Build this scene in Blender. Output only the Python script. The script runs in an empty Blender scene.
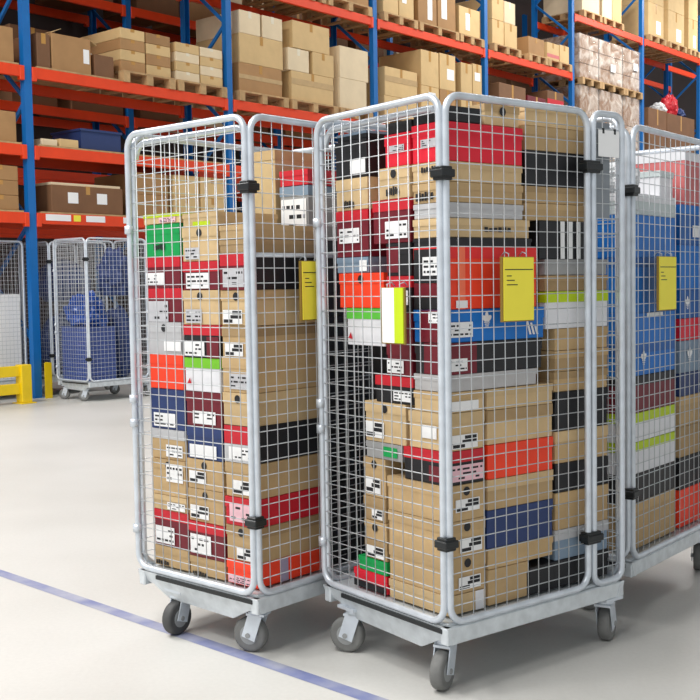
import bpy, bmesh, math, random
from mathutils import Vector, Matrix, noise
random.seed(11)
S = bpy.context.scene
COL = S.collection
PI = math.pi

# ------------------------------------------------------------------ materials
def new_mat(name):
    m = bpy.data.materials.new(name); m.use_nodes = True
    nt = m.node_tree
    return m, nt, nt.nodes['Principled BSDF']

def mat(name, rgb, rough=.6, metal=0., var=.0, scale=8., bump=0., bscale=40., spec=None, objvar=0., dirt=0.):
    m, nt, b = new_mat(name)
    b.inputs['Roughness'].default_value = rough
    b.inputs['Metallic'].default_value = metal
    if spec is not None: b.inputs['Specular IOR Level'].default_value = spec
    c = (*rgb, 1)
    b.inputs['Base Color'].default_value = c
    if var or objvar:
        tc = nt.nodes.new('ShaderNodeTexCoord')
        nz = nt.nodes.new('ShaderNodeTexNoise'); nz.inputs['Scale'].default_value = scale; nz.inputs['Detail'].default_value = 4
        nt.links.new(tc.outputs['Object'], nz.inputs['Vector'])
        mr = nt.nodes.new('ShaderNodeMapRange'); mr.inputs[1].default_value = .3; mr.inputs[2].default_value = .7
        mr.inputs[3].default_value = 1 - var; mr.inputs[4].default_value = 1 + var
        nt.links.new(nz.outputs[0], mr.inputs[0])
        oi = nt.nodes.new('ShaderNodeObjectInfo')
        mo = nt.nodes.new('ShaderNodeMapRange'); mo.inputs[3].default_value = 1 - objvar; mo.inputs[4].default_value = 1 + objvar
        nt.links.new(oi.outputs['Random'], mo.inputs[0])
        mu = nt.nodes.new('ShaderNodeMath'); mu.operation = 'MULTIPLY'
        nt.links.new(mr.outputs[0], mu.inputs[0]); nt.links.new(mo.outputs[0], mu.inputs[1])
        hs = nt.nodes.new('ShaderNodeHueSaturation'); hs.inputs['Color'].default_value = c
        nt.links.new(mu.outputs[0], hs.inputs['Value'])
        nt.links.new(hs.outputs[0], b.inputs['Base Color'])
    if bump:
        tc = nt.nodes.new('ShaderNodeTexCoord')
        nz = nt.nodes.new('ShaderNodeTexNoise'); nz.inputs['Scale'].default_value = bscale; nz.inputs['Detail'].default_value = 3
        nt.links.new(tc.outputs['Object'], nz.inputs['Vector'])
        bp = nt.nodes.new('ShaderNodeBump'); bp.inputs['Strength'].default_value = bump; bp.inputs['Distance'].default_value = .02
        nt.links.new(nz.outputs[0], bp.inputs['Height']); nt.links.new(bp.outputs[0], b.inputs['Normal'])
    return m

def srgb(r, g, b):
    f = lambda v: ((v/255+.055)/1.055)**2.4 if v > 10 else v/255/12.92
    return (f(r), f(g), f(b))

CM = {}
for k, c in dict(tan=(190,160,116), tan2=(204,176,132), tan3=(170,142,102), red=(200,28,44), red2=(226,24,50), maroon=(112,20,36),
                 orange=(248,66,30), orange2=(250,120,84), orangered=(236,40,40), green=(0,158,78), green2=(90,190,60), lime=(190,214,20), lime2=(120,196,40),
                 navy=(38,58,108), blue=(0,112,198), blue2=(12,92,168), bluegrey=(126,146,166), black=(26,26,30),
                 white=(226,226,230), grey=(190,190,192), grey2=(158,158,158), wrap=(186,184,184), pink=(206,112,112), lilac=(160,150,175), clear=(196,206,206)).items():
    card = k.startswith('tan')
    CM[k] = mat('card_' + k, srgb(*c), .75 if card else .5, var=.07 if card else .04, scale=14, objvar=.09 if card else .03,
                bump=.35 if k == 'wrap' else 0, bscale=14)
M_label = mat('label_paper', srgb(240,240,240), .6, var=.02)
M_labelg = mat('label_grey', srgb(196,196,200), .6, var=.05, scale=30)
M_labelp = mat('label_pink', srgb(236,190,200), .6, var=.05, scale=30)
M_print = mat('black_print', srgb(28,28,32), .6)
M_zinc = mat('galvanised_steel', srgb(206,213,221), .34, .35, var=.10, scale=18)
M_wire = mat('zinc_wire', srgb(196,200,203), .42, .25)
M_deck = mat('galvanised_sheet', srgb(206,212,216), .42, .28, var=.12, scale=22)
M_blackp = mat('black_plastic', srgb(22,26,28), .45)
M_rubber = mat('grey_rubber', srgb(112,112,110), .65, var=.1, scale=30)
M_rubberd = mat('dark_rubber', srgb(70,70,70), .65, var=.1, scale=30)
M_rim = mat('wheel_rim', srgb(150,152,152), .5, .2)
M_blue = mat('blue_rack_paint', srgb(8,104,178), .45, var=.06, scale=6)
M_orange = mat('orange_rack_paint', srgb(232,66,16), .45, var=.06, scale=5)
M_yellow = mat('yellow_safety_paint', srgb(236,202,12), .45, var=.05)
M_ycard = mat('yellow_card', srgb(246,232,70), .6, var=.03)
M_holder = mat('card_holder_brown', srgb(150,122,50), .5)
M_wood = mat('pallet_wood', srgb(186,152,108), .8, var=.2, scale=10, objvar=.1)
M_film_bag = mat('milky_plastic', srgb(214,216,218), .25, bump=.6, bscale=9)
M_bluebag = mat('blue_plastic_film', srgb(32,72,150), .25, var=.3, scale=5, bump=.8, bscale=7)
M_bluetote = mat('blue_tote_plastic', srgb(62,84,150), .4, var=.1)
M_brown = mat('brown_carton', srgb(168,128,84), .75, var=.08, scale=5, objvar=.1)
M_brown2 = mat('light_carton', srgb(214,182,130), .75, var=.06, scale=5, objvar=.06)
M_pale = mat('pale_carton', srgb(228,208,174), .75, var=.05, scale=5, objvar=.05)
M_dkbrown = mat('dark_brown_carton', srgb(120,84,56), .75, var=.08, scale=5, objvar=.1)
M_tape = mat('carton_tape', srgb(188,140,72), .3)
M_tapew = mat('carton_tape_pale', srgb(232,222,200), .3)
M_gap_shade_wall = mat('hall_wall_gap_shade', srgb(70,58,56), .85, var=.06, scale=2)  # dark maroon brown: shade of the unlit rack gaps put into the colour
M_ceil = mat('hall_ceiling', srgb(170,172,174), .85, var=.04, scale=1)
M_white_card = mat('white_paper', srgb(244,244,244), .6, var=.01)
M_greysheet = mat('grey_board', srgb(140,146,152), .5, var=.04)

# wrapped load: beige cartons with crumpled film highlights put into the colour
def wrapped_mat():
    m, nt, b = new_mat('wrapped_cartons')
    tc = nt.nodes.new('ShaderNodeTexCoord')
    nz = nt.nodes.new('ShaderNodeTexNoise'); nz.inputs['Scale'].default_value = 3.; nz.inputs['Detail'].default_value = 5; nz.inputs['Distortion'].default_value = 1.2
    nt.links.new(tc.outputs['Object'], nz.inputs['Vector'])
    cr = nt.nodes.new('ShaderNodeValToRGB')
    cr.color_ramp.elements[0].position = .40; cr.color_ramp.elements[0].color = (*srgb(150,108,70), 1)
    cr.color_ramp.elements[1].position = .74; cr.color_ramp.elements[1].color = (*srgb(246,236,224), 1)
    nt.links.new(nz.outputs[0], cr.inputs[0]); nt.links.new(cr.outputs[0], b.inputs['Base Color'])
    b.inputs['Roughness'].default_value = .35
    bp = nt.nodes.new('ShaderNodeBump'); bp.inputs['Strength'].default_value = .9; bp.inputs['Distance'].default_value = .05
    nt.links.new(nz.outputs[0], bp.inputs['Height']); nt.links.new(bp.outputs[0], b.inputs['Normal'])
    return m
M_wrapped = wrapped_mat()

def film_mat():
    m, nt, b = new_mat('stretch_film')
    b.inputs['Base Color'].default_value = (.85, .86, .87, 1)
    b.inputs['Roughness'].default_value = .15
    b.inputs['Alpha'].default_value = .12
    tc = nt.nodes.new('ShaderNodeTexCoord')
    nz = nt.nodes.new('ShaderNodeTexNoise'); nz.inputs['Scale'].default_value = 4.; nz.inputs['Detail'].default_value = 5; nz.inputs['Distortion'].default_value = 1.5
    nt.links.new(tc.outputs['Object'], nz.inputs['Vector'])
    bp = nt.nodes.new('ShaderNodeBump'); bp.inputs['Strength'].default_value = 1.; bp.inputs['Distance'].default_value = .06
    nt.links.new(nz.outputs[0], bp.inputs['Height']); nt.links.new(bp.outputs[0], b.inputs['Normal'])
    return m
M_film = film_mat()

def floor_mat():
    m, nt, b = new_mat('sealed_concrete')
    tc = nt.nodes.new('ShaderNodeTexCoord')
    n1 = nt.nodes.new('ShaderNodeTexNoise'); n1.inputs['Scale'].default_value = .7; n1.inputs['Detail'].default_value = 6
    n2 = nt.nodes.new('ShaderNodeTexNoise'); n2.inputs['Scale'].default_value = 60; n2.inputs['Detail'].default_value = 3
    for n in (n1, n2): nt.links.new(tc.outputs['Object'], n.inputs['Vector'])
    r1 = nt.nodes.new('ShaderNodeValToRGB')
    r1.color_ramp.elements[0].position = .3; r1.color_ramp.elements[0].color = (*srgb(196,195,190), 1)
    r1.color_ramp.elements[1].position = .7; r1.color_ramp.elements[1].color = (*srgb(212,211,207), 1)
    nt.links.new(n1.outputs[0], r1.inputs[0])
    mx = nt.nodes.new('ShaderNodeMix'); mx.data_type = 'RGBA'; mx.blend_type = 'MULTIPLY'; mx.inputs[0].default_value = .12
    nt.links.new(r1.outputs[0], mx.inputs[6]); nt.links.new(n2.outputs[0], mx.inputs[7])
    nt.links.new(mx.outputs[2], b.inputs['Base Color'])
    b.inputs['Roughness'].default_value = .42
    return m
M_floor = floor_mat()

def line_mat():
    m, nt, b = new_mat('worn_blue_line')
    tc = nt.nodes.new('ShaderNodeTexCoord')
    n1 = nt.nodes.new('ShaderNodeTexNoise'); n1.inputs['Scale'].default_value = 5; n1.inputs['Detail'].default_value = 6
    nt.links.new(tc.outputs['Object'], n1.inputs['Vector'])
    r1 = nt.nodes.new('ShaderNodeValToRGB')
    r1.color_ramp.elements[0].position = .34; r1.color_ramp.elements[0].color = (*srgb(112,120,162), 1)
    r1.color_ramp.elements[1].position = .74; r1.color_ramp.elements[1].color = (*srgb(178,179,186), 1)
    nt.links.new(n1.outputs[0], r1.inputs[0]); nt.links.new(r1.outputs[0], b.inputs['Base Color'])
    b.inputs['Roughness'].default_value = .5
    return m
M_line = line_mat()

# ------------------------------------------------------------------ mesh helpers
def add_box(bm, x0, x1, y0, y1, z0, z1, mi=0, skip_bottom=False):
    v = [bm.verts.new(p) for p in ((x0,y0,z0),(x1,y0,z0),(x1,y1,z0),(x0,y1,z0),(x0,y0,z1),(x1,y0,z1),(x1,y1,z1),(x0,y1,z1))]
    fs = [(4,5,6,7),(0,1,5,4),(1,2,6,5),(2,3,7,6),(3,0,4,7)]
    if not skip_bottom: fs.append((3,2,1,0))
    out = []
    for f in fs:
        fc = bm.faces.new([v[i] for i in f]); fc.material_index = mi; out.append(fc)
    return v

def add_bar(bm, p, q, w, h, up=Vector((0,0,1)), mi=0):
    """rectangular bar from p to q, section w (side) by h (along up)"""
    p, q = Vector(p), Vector(q); t = (q-p).normalized()
    s = t.cross(up)
    if s.length < 1e-4: s = t.cross(Vector((1,0,0)))
    s.normalize(); u = s.cross(t).normalized()
    r = []
    for c in (p, q):
        r.append([bm.verts.new(c + s*a*w/2 + u*b*h/2) for a, b in ((-1,-1),(1,-1),(1,1),(-1,1))])
    for i in range(4):
        bm.faces.new((r[0][i], r[0][(i+1)%4], r[1][(i+1)%4], r[1][i])).material_index = mi
    bm.faces.new(r[0][::-1]).material_index = mi; bm.faces.new(r[1]).material_index = mi

def add_tube(bm, pts, r, seg=8, closed=False, nrm=None, mi=0, smooth=True):
    pts = [Vector(p) for p in pts]; n = len(pts); rings = []
    ref = nrm
    for i in range(n):
        if closed: t = (pts[(i+1) % n] - pts[i-1])
        else: t = pts[min(i+1, n-1)] - pts[max(i-1, 0)]
        t.normalize()
        a = Vector(ref) if ref is not None else (Vector((0,0,1)) if abs(t.z) < .9 else Vector((1,0,0)))
        s = t.cross(a).normalized(); u = s.cross(t).normalized()
        rings.append([bm.verts.new(pts[i] + r*(math.cos(2*PI*k/seg)*u + math.sin(2*PI*k/seg)*s)) for k in range(seg)])
    for i in range(n if closed else n-1):
        A, B = rings[i], rings[(i+1) % n]
        for k in range(seg):
            f = bm.faces.new((A[k], A[(k+1) % seg], B[(k+1) % seg], B[k])); f.smooth = smooth; f.material_index = mi
    if not closed:
        bm.faces.new(rings[0][::-1]).material_index = mi; bm.faces.new(rings[-1]).material_index = mi

def add_disc(bm, c, axis, r, th, seg=24, mi=0):
    """solid cylinder centred at c along axis"""
    c = Vector(c); a = Vector(axis).normalized()
    add_tube(bm, [c - a*th/2, c + a*th/2], r, seg, mi=mi)

def rrect(w0, w1, z0, z1, rad, n=5):
    out = []
    for cx, cz, a0 in ((w1-rad, z1-rad, 0), (w0+rad, z1-rad, PI/2), (w0+rad, z0+rad, PI), (w1-rad, z0+rad, 1.5*PI)):
        for k in range(n+1):
            a = a0 + PI/2*k/n
            out.append((cx + rad*math.cos(a), cz + rad*math.sin(a)))
    return out

def link(name, bm, mats, parent=None, loc=None, rz=0., bevel=0.):
    me = bpy.data.meshes.new(name)
    if bevel:
        bmesh.ops.bevel(bm, geom=bm.edges[:], offset=bevel, segments=1, affect='EDGES', clamp_overlap=True)
    bmesh.ops.recalc_face_normals(bm, faces=bm.faces[:])
    bm.to_mesh(me); bm.free()
    for m in (mats if isinstance(mats, (list, tuple)) else [mats]): me.materials.append(m)
    o = bpy.data.objects.new(name, me); COL.objects.link(o)
    if parent: o.parent = parent
    if loc is not None: o.location = loc
    o.rotation_euler.z = rz
    return o

def tag(o, label, cat, group=None, kind=None):
    o['label'] = label; o['category'] = cat
    if group: o['group'] = group
    if kind: o['kind'] = kind
    return o

def thing(name, label, cat, loc=(0,0,0), rz=0., group=None):
    o = bpy.data.objects.new(name, None); COL.objects.link(o)
    o.empty_display_size = .1
    o.location = loc; o.rotation_euler.z = rz
    return tag(o, label, cat, group)

def struct(name, bm, m):
    o = link(name, bm, m); o['kind'] = 'structure'; return o

def copy_tree(o, parent=None):
    c = o.copy(); COL.objects.link(c)
    if parent: c.parent = parent
    for ch in list(o.children): copy_tree(ch, c)
    return c

# ------------------------------------------------------------------ camera
CF, CP, CR, CH = 1077.90657, 0.06096, -0.01626, 1.28603
fw = Vector((0, math.cos(CP), -math.sin(CP))); up0 = Vector((0, math.sin(CP), math.cos(CP))); r0 = Vector((1,0,0))
rgt = math.cos(CR)*r0 + math.sin(CR)*up0; upv = -math.sin(CR)*r0 + math.cos(CR)*up0
cd = bpy.data.cameras.new('camera'); cam = bpy.data.objects.new('camera', cd); COL.objects.link(cam)
cd.sensor_width = 36; cd.lens = CF/700*36; cd.clip_start = .05; cd.clip_end = 200
mw = Matrix((rgt, upv, -fw)).transposed().to_4x4(); mw.translation = (0, 0, CH)
cam.matrix_world = mw
S.camera = cam

CART = {1: (-0.32874, 3.60449, 0.72095), 2: (0.28589, 3.2598, 0.92115), 3: (1.04431, 3.99817, 0.68108)}
LU, LV, ZT = .637, .838, 1.85
def cw(c, u, v, z=0.):
    x, y, a = CART[c]
    return Vector((x - u*math.cos(a) + v*math.sin(a), y + u*math.sin(a) + v*math.cos(a), z))
RACK = (-3.696, 12.718, .858)
def rw(s, t, z=0.):
    x, y, a = RACK
    return Vector((x + s*math.cos(a) - t*math.sin(a), y + s*math.sin(a) + t*math.cos(a), z))
STACKS = [
 (1, 'outer stack', [
   (0.41, 0.605, 0.04, 0.36, 0.24, 0.316, 'tan shoebox with dark print', 'tan', 'tan', [('txt', 'L', 0.05, 0.45, 0.05, 0.3)]) ,
   (0.41, 0.605, 0.04, 0.36, 0.316, 0.454, 'maroon shoebox with red lid and long label', 'maroon', 'red', [('label', 'L', 0.05, 0.62, 0.08, 0.55, 'bars')]) ,
   (0.41, 0.605, 0.04, 0.36, 0.454, 0.511, 'shallow tan shoebox with white label', 'tan2', 'tan2', [('label', 'L', 0.45, 0.98, 0.1, 0.6, 'bars')]) ,
   (0.41, 0.605, 0.04, 0.36, 0.511, 0.647, 'tan shoebox with white label', 'tan', 'tan', [('label', 'L', 0.45, 0.95, 0.4, 0.9, 'bars'), ('hole', 'L')]) ,
   (0.41, 0.605, 0.04, 0.36, 0.647, 0.76, 'tan shoebox with grey lid and white label', 'tan', 'grey', [('label', 'L', 0.45, 0.95, 0.1, 0.5, 'bars')]) ,
   (0.41, 0.605, 0.04, 0.36, 0.76, 0.91, 'navy shoebox with white label', 'navy', 'navy', [('label', 'L', 0.1, 0.75, 0.06, 0.4, 'bars')]) ,
   (0.41, 0.605, 0.04, 0.36, 0.91, 1.04, 'bright orange shoebox', 'orange', 'orange', []) ,
   (0.41, 0.605, 0.04, 0.36, 1.04, 1.158, 'pale grey shoebox with dark hole', 'grey', 'grey', [('hole', 'L'), ('label', 'L', 0.5, 1, 0.1, 0.4, 'plain')]) ,
   (0.41, 0.605, 0.04, 0.36, 1.158, 1.283, 'maroon shoebox with red lid and grey label', 'maroon', 'red', [('label', 'L', 0.0, 0.62, 0.0, 0.62, 'grey')]) ,
   (0.41, 0.605, 0.04, 0.36, 1.283, 1.397, 'maroon shoebox with red lid and broad label', 'maroon', 'red', [('label', 'L', 0.0, 0.55, 0.12, 0.5, 'bars')]) ,
   (0.41, 0.605, 0.04, 0.36, 1.397, 1.517, 'bright green shoebox with small dark logo', 'green', None, [('txt', 'L', 0.25, 0.6, 0.2, 0.42)]) ,
 ]),
 (1, 'centre stack', [
   (0.208, 0.4, 0.04, 0.36, 0.24, 0.306, 'tan shoebox with dark foot print', 'tan', 'tan', [('txt', 'L', 0.08, 0.5, 0.0, 0.2)]) ,
   (0.208, 0.4, 0.04, 0.36, 0.306, 0.435, 'maroon shoebox with red lid and square label', 'maroon', 'red', [('label', 'L', 0.05, 0.65, 0.1, 0.65, 'bars')]) ,
   (0.208, 0.4, 0.04, 0.36, 0.435, 0.556, 'tan shoebox with hole and grey label', 'tan', 'tan', [('hole', 'L'), ('label', 'L', 0.06, 0.6, 0.1, 0.5, 'dark')]) ,
   (0.208, 0.4, 0.04, 0.36, 0.556, 0.665, 'tan shoebox with hole and black label', 'tan', 'tan', [('hole', 'L'), ('label', 'L', 0.06, 0.55, 0.2, 0.6, 'dark')]) ,
   (0.208, 0.4, 0.04, 0.36, 0.665, 0.784, 'navy shoebox with wide white label', 'navy', 'navy', [('label', 'L', 0.08, 0.85, 0.05, 0.45, 'plain')]) ,
   (0.208, 0.4, 0.04, 0.36, 0.784, 0.91, 'maroon shoebox with wide white label', 'maroon', 'maroon', [('label', 'L', 0.2, 0.85, 0.08, 0.45, 'bars')]) ,
   (0.208, 0.4, 0.04, 0.36, 0.91, 1.032, 'white shoebox with lime green lid', 'white', 'lime2', [('logo', 'L', 0.14, 0.3)]) ,
   (0.208, 0.4, 0.04, 0.36, 1.032, 1.15, 'black shoebox with red lid and label', 'black', 'red', [('label', 'L', 0.02, 0.6, 0.05, 0.5, 'bars'), ('panel', 'L', 'maroon', 0.66, 1, 0.0, 0.65)]) ,
   (0.208, 0.4, 0.04, 0.36, 1.15, 1.274, 'tan shoebox with hole and printed label', 'tan2', 'tan2', [('hole', 'L'), ('label', 'L', 0.08, 0.55, 0.05, 0.45, 'grey')]) ,
   (0.208, 0.4, 0.04, 0.36, 1.274, 1.376, 'maroon shoebox with red lid and pale label', 'maroon', 'red', [('label', 'L', 0.1, 0.75, 0.05, 0.6, 'bars')]) ,
   (0.208, 0.4, 0.04, 0.36, 1.376, 1.499, 'tan shoebox with dark hole and label', 'tan2', 'tan2', [('hole', 'L'), ('label', 'L', 0.08, 0.48, 0.06, 0.4, 'grey')]) ,
 ]),
 (1, 'corner stack', [
   (0.04, 0.198, 0.04, 0.37, 0.24, 0.325, 'orange shoebox with grey tape strip', 'orange', 'orange', [('label', 'L', 0.05, 0.8, 0.05, 0.35, 'pink'), ('tape', 'R', 0.34, 0.46, 'lilac')]) ,
   (0.04, 0.198, 0.04, 0.37, 0.325, 0.449, 'tan shoebox with hole and black foot label', 'tan', 'tan3', [('hole', 'L'), ('label', 'L', 0.35, 0.95, 0.05, 0.4, 'dark')]) ,
   (0.04, 0.198, 0.04, 0.37, 0.449, 0.549, 'red shoebox with pale pink label', 'red', 'red', [('label', 'L', 0.15, 0.85, 0.15, 0.8, 'pink')]) ,
   (0.04, 0.198, 0.04, 0.37, 0.549, 0.672, 'tan shoebox with black label', 'tan', 'tan', [('label', 'L', 0.25, 0.9, 0.1, 0.5, 'dark')]) ,
   (0.04, 0.198, 0.04, 0.37, 0.672, 0.802, 'black shoebox with red and grey end', 'black', 'black', [('panel', 'L', 'red', 0, 1, 0.5, 1), ('panel', 'L', 'grey', 0, 1, 0, 0.5), ('label', 'L', 0.15, 0.9, 0.08, 0.42, 'bars')]) ,
   (0.04, 0.198, 0.04, 0.37, 0.802, 0.917, 'tan shoebox with dark hole', 'tan2', 'tan2', [('hole', 'L')]) ,
   (0.04, 0.198, 0.04, 0.37, 0.917, 1.038, 'tan shoebox with grey label', 'tan', 'tan', [('label', 'L', 0.25, 0.9, 0.1, 0.55, 'grey')]) ,
   (0.04, 0.198, 0.04, 0.37, 1.038, 1.149, 'tan shoebox with purple label', 'tan', 'tan3', [('label', 'L', 0.1, 0.7, 0.05, 0.45, 'dark')]) ,
   (0.04, 0.198, 0.04, 0.37, 1.149, 1.272, 'tan shoebox with hole and dark label', 'tan2', 'tan', [('hole', 'L'), ('label', 'L', 0.06, 0.7, 0.05, 0.45, 'dark')]) ,
   (0.04, 0.198, 0.04, 0.37, 1.272, 1.399, 'black shoebox with red end and pale label', 'black', 'black', [('panel', 'L', 'red', 0.0, 1, 0.66, 1), ('panel', 'L', 'maroon', 0, 1, 0, 0.66), ('label', 'L', 0.1, 0.8, 0.08, 0.6, 'grey')]) ,
   (0.04, 0.198, 0.04, 0.37, 1.399, 1.446, 'thin tan shoebox with lid line', 'tan3', 'tan3', []) ,
   (0.04, 0.198, 0.04, 0.37, 1.446, 1.497, 'thin plain tan shoebox', 'tan', 'tan', []) ,
 ]),
 (2, 'corner stack', [
   (0.04, 0.335, 0.04, 0.205, 0.24, 0.303, 'tan shoebox with upright white tape', 'tan2', 'tan2', [('tape', 'R', 0.72, 0.95, 'white')]) ,
   (0.04, 0.335, 0.04, 0.205, 0.303, 0.421, 'tan shoebox with hole and printed label', 'tan', 'tan', [('hole', 'R'), ('label', 'R', 0.25, 0.85, 0.1, 0.45, 'dark')]) ,
   (0.04, 0.335, 0.04, 0.205, 0.421, 0.536, 'tan shoebox with hole and printed label', 'tan', 'tan', [('hole', 'R'), ('label', 'R', 0.3, 0.9, 0.1, 0.5, 'dark')]) ,
   (0.04, 0.335, 0.04, 0.205, 0.536, 0.651, 'tan shoebox with hole and printed label', 'tan', 'tan', [('hole', 'R'), ('label', 'R', 0.2, 0.85, 0.25, 0.6, 'dark')]) ,
   (0.04, 0.25, 0.04, 0.205, 0.651, 0.759, 'maroon shoebox with red lid and pink label', 'black', 'red', [('label', 'R', 0.05, 0.98, 0.1, 0.58, 'pink'), ('panel', 'L', 'maroon', 0.6, 1, 0.08, 0.55)]) ,
   (0.04, 0.225, 0.04, 0.205, 0.759, 0.879, 'tan shoebox with dark label', 'tan2', 'tan2', [('label', 'R', 0.1, 0.8, 0.05, 0.42, 'dark'), ('label', 'L', 0.35, 0.75, 0.3, 0.65, 'plain')]) ,
   (0.04, 0.195, 0.04, 0.205, 0.879, 0.945, 'tan shoebox with white label', 'tan2', 'tan', [('label', 'R', 0.05, 0.85, 0.1, 0.55, 'plain')]) ,
 ]),
 (2, 'inner stack', [
   (0.345, 0.53, 0.04, 0.19, 0.24, 0.304, 'bright red shoebox with black foot', 'red2', 'red2', [('panel', 'L', 'black', 0, 1, 0, 0.38)]) ,
   (0.345, 0.5, 0.04, 0.19, 0.304, 0.352, 'green shoebox', 'green', 'green', []) ,
   (0.345, 0.465, 0.04, 0.34, 0.352, 0.418, 'tan shoebox with black label', 'tan3', 'tan3', [('label', 'L', 0.1, 0.9, 0.1, 0.7, 'dark')]) ,
   (0.345, 0.465, 0.04, 0.34, 0.418, 0.484, 'tan shoebox with dark hole', 'tan', 'tan', [('hole', 'L')]) ,
   (0.345, 0.465, 0.04, 0.34, 0.484, 0.566, 'tan shoebox with small dark label', 'tan3', 'tan3', [('label', 'L', 0.4, 0.9, 0.1, 0.5, 'dark')]) ,
   (0.345, 0.465, 0.04, 0.34, 0.566, 0.7, 'tan shoebox with hole and grey label', 'tan', 'tan', [('hole', 'L'), ('label', 'L', 0.1, 0.8, 0.1, 0.5, 'dark')]) ,
   (0.26, 0.45, 0.04, 0.34, 0.7, 0.757, 'grey shoebox with green mark', 'grey2', 'grey2', [('panel', 'L', 'green', 0.5, 0.9, 0.2, 0.8)]) ,
   (0.235, 0.45, 0.04, 0.34, 0.757, 0.893, 'tan shoebox with hole and grey label', 'tan2', 'tan2', [('hole', 'L'), ('label', 'L', 0.02, 0.48, 0.1, 0.5, 'dark')]) ,
 ]),
 (2, 'second wide-mesh stack', [
   (0.04, 0.23, 0.215, 0.4, 0.24, 0.358, 'deep tan shoebox', 'tan', 'tan', []) ,
   (0.04, 0.23, 0.215, 0.525, 0.358, 0.425, 'low tan shoebox', 'tan', 'tan', []) ,
   (0.04, 0.23, 0.215, 0.525, 0.425, 0.551, 'navy blue shoebox', 'navy', 'navy', []) ,
   (0.04, 0.23, 0.215, 0.525, 0.551, 0.651, 'tan shoebox', 'tan', 'tan2', []) ,
   (0.04, 0.23, 0.215, 0.525, 0.651, 0.763, 'vivid orange red shoebox', 'orange', 'orange', []) ,
   (0.04, 0.23, 0.215, 0.525, 0.763, 0.875, 'tan shoebox with dark end', 'tan2', 'tan3', []) ,
   (0.04, 0.19, 0.215, 0.525, 0.875, 0.944, 'tan shoebox with paler lid', 'tan2', 'tan2', []) ,
 ]),
 (2, 'stack by the narrow gate', [
   (0.04, 0.3, 0.405, 0.812, 0.24, 0.333, 'wide black shoebox', 'black', 'black', []) ,
   (0.04, 0.3, 0.535, 0.812, 0.333, 0.438, 'grey blue shoebox', 'bluegrey', 'grey', []) ,
   (0.04, 0.3, 0.535, 0.812, 0.438, 0.566, 'tan shoebox', 'tan', 'tan', []) ,
   (0.04, 0.3, 0.535, 0.812, 0.566, 0.666, 'black shoebox', 'black', 'black', []) ,
   (0.04, 0.3, 0.535, 0.812, 0.666, 0.776, 'tan shoebox', 'tan', 'tan2', []) ,
   (0.04, 0.3, 0.535, 0.812, 0.776, 0.91, 'black shoebox', 'black', 'black', []) ,
   (0.04, 0.3, 0.535, 0.812, 0.91, 0.979, 'tan shoebox', 'tan', 'tan3', []) ,
   (0.04, 0.3, 0.535, 0.812, 0.979, 1.05, 'tan shoebox', 'tan3', 'tan', []) ,
   (0.04, 0.3, 0.535, 0.812, 1.05, 1.125, 'tan shoebox', 'tan', 'tan', []) ,
   (0.04, 0.3, 0.49, 0.812, 1.125, 1.251, 'white shoebox with lime lid', 'white', 'lime', []) ,
   (0.04, 0.3, 0.49, 0.812, 1.251, 1.305, 'flat tan shoebox', 'tan3', 'tan3', []) ,
   (0.04, 0.3, 0.49, 0.812, 1.305, 1.359, 'flat grey shoebox', 'grey2', 'grey2', []) ,
 ]),
 (2, 'top stack by the narrow gate', [
   (0.04, 0.3, 0.46, 0.745, 1.359, 1.486, 'black shoebox with three white stripes', 'black', 'black', [('stripes', 'R', 0.36, 0.72)]) ,
   (0.04, 0.3, 0.398, 0.695, 1.486, 1.542, 'tan shoebox', 'tan', 'tan', []) ,
   (0.04, 0.3, 0.398, 0.695, 1.542, 1.598, 'tan shoebox', 'tan', 'tan3', []) ,
   (0.04, 0.3, 0.398, 0.695, 1.598, 1.714, 'black shoebox', 'black', 'black', []) ,
   (0.04, 0.3, 0.398, 0.695, 1.714, 1.793, 'tan shoebox', 'tan', 'tan', []) ,
   (0.04, 0.3, 0.398, 0.695, 1.793, 1.866, 'tan shoebox', 'tan2', 'tan2', []) ,
 ]),
 (2, 'tall corner stack', [
   (0.04, 0.195, 0.04, 0.45, 0.945, 0.999, 'flat grey wrapped parcel', 'wrap', 'wrap', []) ,
   (0.04, 0.19, 0.04, 0.475, 0.999, 1.099, 'black shoebox with maroon end', 'black', 'black', [('panel', 'R', 'maroon', 0, 0.3, 0, 1), ('label', 'R', 0.02, 0.2, 0.1, 0.5, 'bars'), ('panel', 'L', 'maroon', 0.3, 0.8, 0, 1)]) ,
   (0.04, 0.19, 0.04, 0.485, 1.099, 1.202, 'blue shoebox with white three-leaf logo', 'blue', 'blue', [('label', 'R', 0.01, 0.26, 0.15, 0.62, 'bars'), ('trefoil', 'R', 0.4, 0.62, 0.3), ('slashes', 'R', 0.84, 0.95), ('panel', 'L', 'maroon', 0.2, 1, 0.0, 1), ('label', 'L', 0.5, 0.95, 0.6, 0.95, 'bars')]) ,
   (0.04, 0.19, 0.04, 0.452, 1.202, 1.397, 'big orange box with red lid', 'orange', 'orangered', [('tape', 'R', 0.12, 0.2, 'orange2'), ('label', 'R', 0.1, 0.22, 0.02, 0.14, 'plain'), ('panel', 'L', 'black', 0, 1, 0.42, 0.98), ('label', 'L', 0.3, 0.95, 0.55, 0.85, 'bars'), ('panel', 'L', 'maroon', 0, 1, 0.2, 0.42), ('panel', 'L', 'black', 0, 1, 0, 0.2)]) ,
   (0.04, 0.19, 0.04, 0.43, 1.397, 1.426, 'flat black shoebox', 'black', 'black', []) ,
   (0.04, 0.19, 0.04, 0.42, 1.426, 1.486, 'tan shoebox with dark lettering', 'tan2', 'tan2', [('txt', 'R', 0.45, 0.78, 0.3, 0.6)]) ,
   (0.04, 0.19, 0.04, 0.388, 1.486, 1.534, 'pale grey shoebox', 'grey', 'grey', []) ,
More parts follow.
